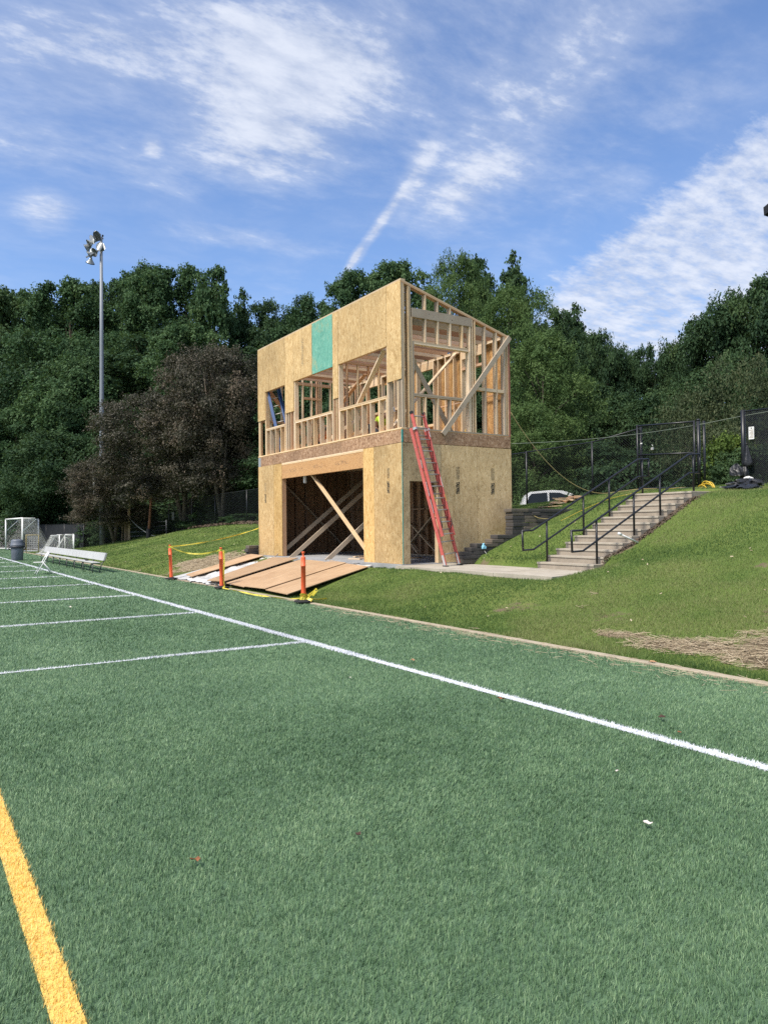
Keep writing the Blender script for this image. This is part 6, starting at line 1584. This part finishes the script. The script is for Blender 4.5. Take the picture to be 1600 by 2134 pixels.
# ------------------------------------------------------------------ small litter on the turf
def leaf_bit(x, y, s, mat, label, seed, name='fallen_leaf'):
    r2 = random.Random(seed); n = 9; V = []; z = .028
    ring_ = [(math.cos(2*math.pi*i/n)*s*r2.uniform(.45, 1), math.sin(2*math.pi*i/n)*s*r2.uniform(.3, .6), r2.uniform(0, .45)*s) for i in range(n)]
    a = r2.uniform(0, 3); ca, sa_ = math.cos(a), math.sin(a)
    top = [(x+p*ca-q*sa_, y+p*sa_+q*ca, z+.006+h) for p, q, h in ring_]; bot = [(p[0], p[1], p[2]-.0025) for p in top]
    V = top+[(x, y, z+.012)]+bot+[(x, y, z+.0095)]
    F = [(i, (i+1) % n, n) for i in range(n)]+[((i+1) % n+n+1, i+n+1, 2*n+1) for i in range(n)]+[(i, i+n+1, (i+1) % n+n+1, (i+1) % n) for i in range(n)]
    tag(MB().add(V, F).build(name, mat, None, loc=(x, y, z)), label, 'leaf', 'fallen leaves on the turf')
leaf_bit(5.18, 7.45, .055, 'leaf_tan', 'curled tan leaf on the turf beyond the side line', 1)
leaf_bit(4.70, 5.33, .05, 'leaf_brown', 'reddish brown leaf on the near edge of the side line', 2)
leaf_bit(5.34, 4.05, .05, 'leaf_black', 'dark clump of dead leaf on the turf between side line and kerb', 3)
leaf_bit(3.395, 2.68, .032, 'leaf_pale', 'pale curled leaf alone on the near turf at the right', 4)
leaf_bit(1.213, 3.62, .035, 'leaf_brown', 'small brown leaf on the turf right of the yellow line', 5)
leaf_bit(5.07, 3.69, .025, 'leaf_brown', 'tiny brown leaf by the dark clump', 6)
leaf_bit(2.03, 3.44, .025, 'leaf_black', 'tiny dark leaf in the middle of the near turf', 7)
leaf_bit(2.94, 16.63, .06, 'leaf_pale', 'pale scrap on the turf between the yard lines', 8)
leaf_bit(7.36, 5.7, .06, 'leaf_tan', 'tan leaf lying on the kerb near the straw', 9)
leaf_bit(3.95, 3.35, .018, 'leaf_pale', 'tiny pale fleck on the near turf at the right', 10)
leaf_bit(4.05, 7.0, .018, 'leaf_pale', 'tiny pale fleck on the turf inside the side line', 12)
# pale flecks and leaves caught in the lawn
r2 = np.random.default_rng(33); n = 150
x = np.concatenate([r2.uniform(8, 18, 70), r2.uniform(8, 16, 80)]); y = np.concatenate([r2.uniform(4, 15, 70), r2.uniform(25, 45, 80)])
k = ~((x > 10.3) & (x < 18) & (y > 10.2) & (y < 12.7)); x, y = x[k], y[k]; n = len(x)
v, q, t, c = join([sticks(x, y, height(x, y)+.05, r2.uniform(.02, .06, n), r2.uniform(.012, .03, n), r2.uniform(0, 3, n), r2.normal(0, .3, n), np.clip(r2.normal(.75, .2, n), 0, 1))])
o = np_mesh('lawn_litter', v, q, None if len(t) == 0 else t, 'straw', c, kind='stuff'); o['label'] = 'pale leaf flecks scattered over the lawn'
n = 900; y = r2.uniform(38, 50, n); x = fence_x(y)+r2.normal(-.1, .22, n)
v, q, t, c = join([sticks(x, y, height(x, y)+r2.uniform(.02, .14, n), r2.uniform(.06, .14, n), r2.uniform(.04, .08, n), r2.uniform(0, 3, n), r2.normal(0, .5, n), np.clip(r2.normal(.35, .3, n), 0, 1))])
o = np_mesh('leaf_litter', v, q, None, 'leaf_mulch', None, kind='stuff'); o['label'] = 'dead brown leaves gathered along the foot of the left fence'
n = 700; x = 12.3+(rng.uniform(0, 1, n)**.8)*3.4; y = 10.88-np.abs(r2.normal(0, .06, n))
o = None
v, q, t, c = join([sticks(x, y, height(x, y)+r2.uniform(.0, .03, n), r2.uniform(.03, .07, n), r2.uniform(.015, .035, n), r2.uniform(0, 3, n), r2.normal(0, .4, n), np.zeros(n))])
o = np_mesh('leaf_litter', v, q, None, 'leaf_mulch', None, kind='stuff'); o['label'] = 'brown leaf mulch along the side of the staircase'
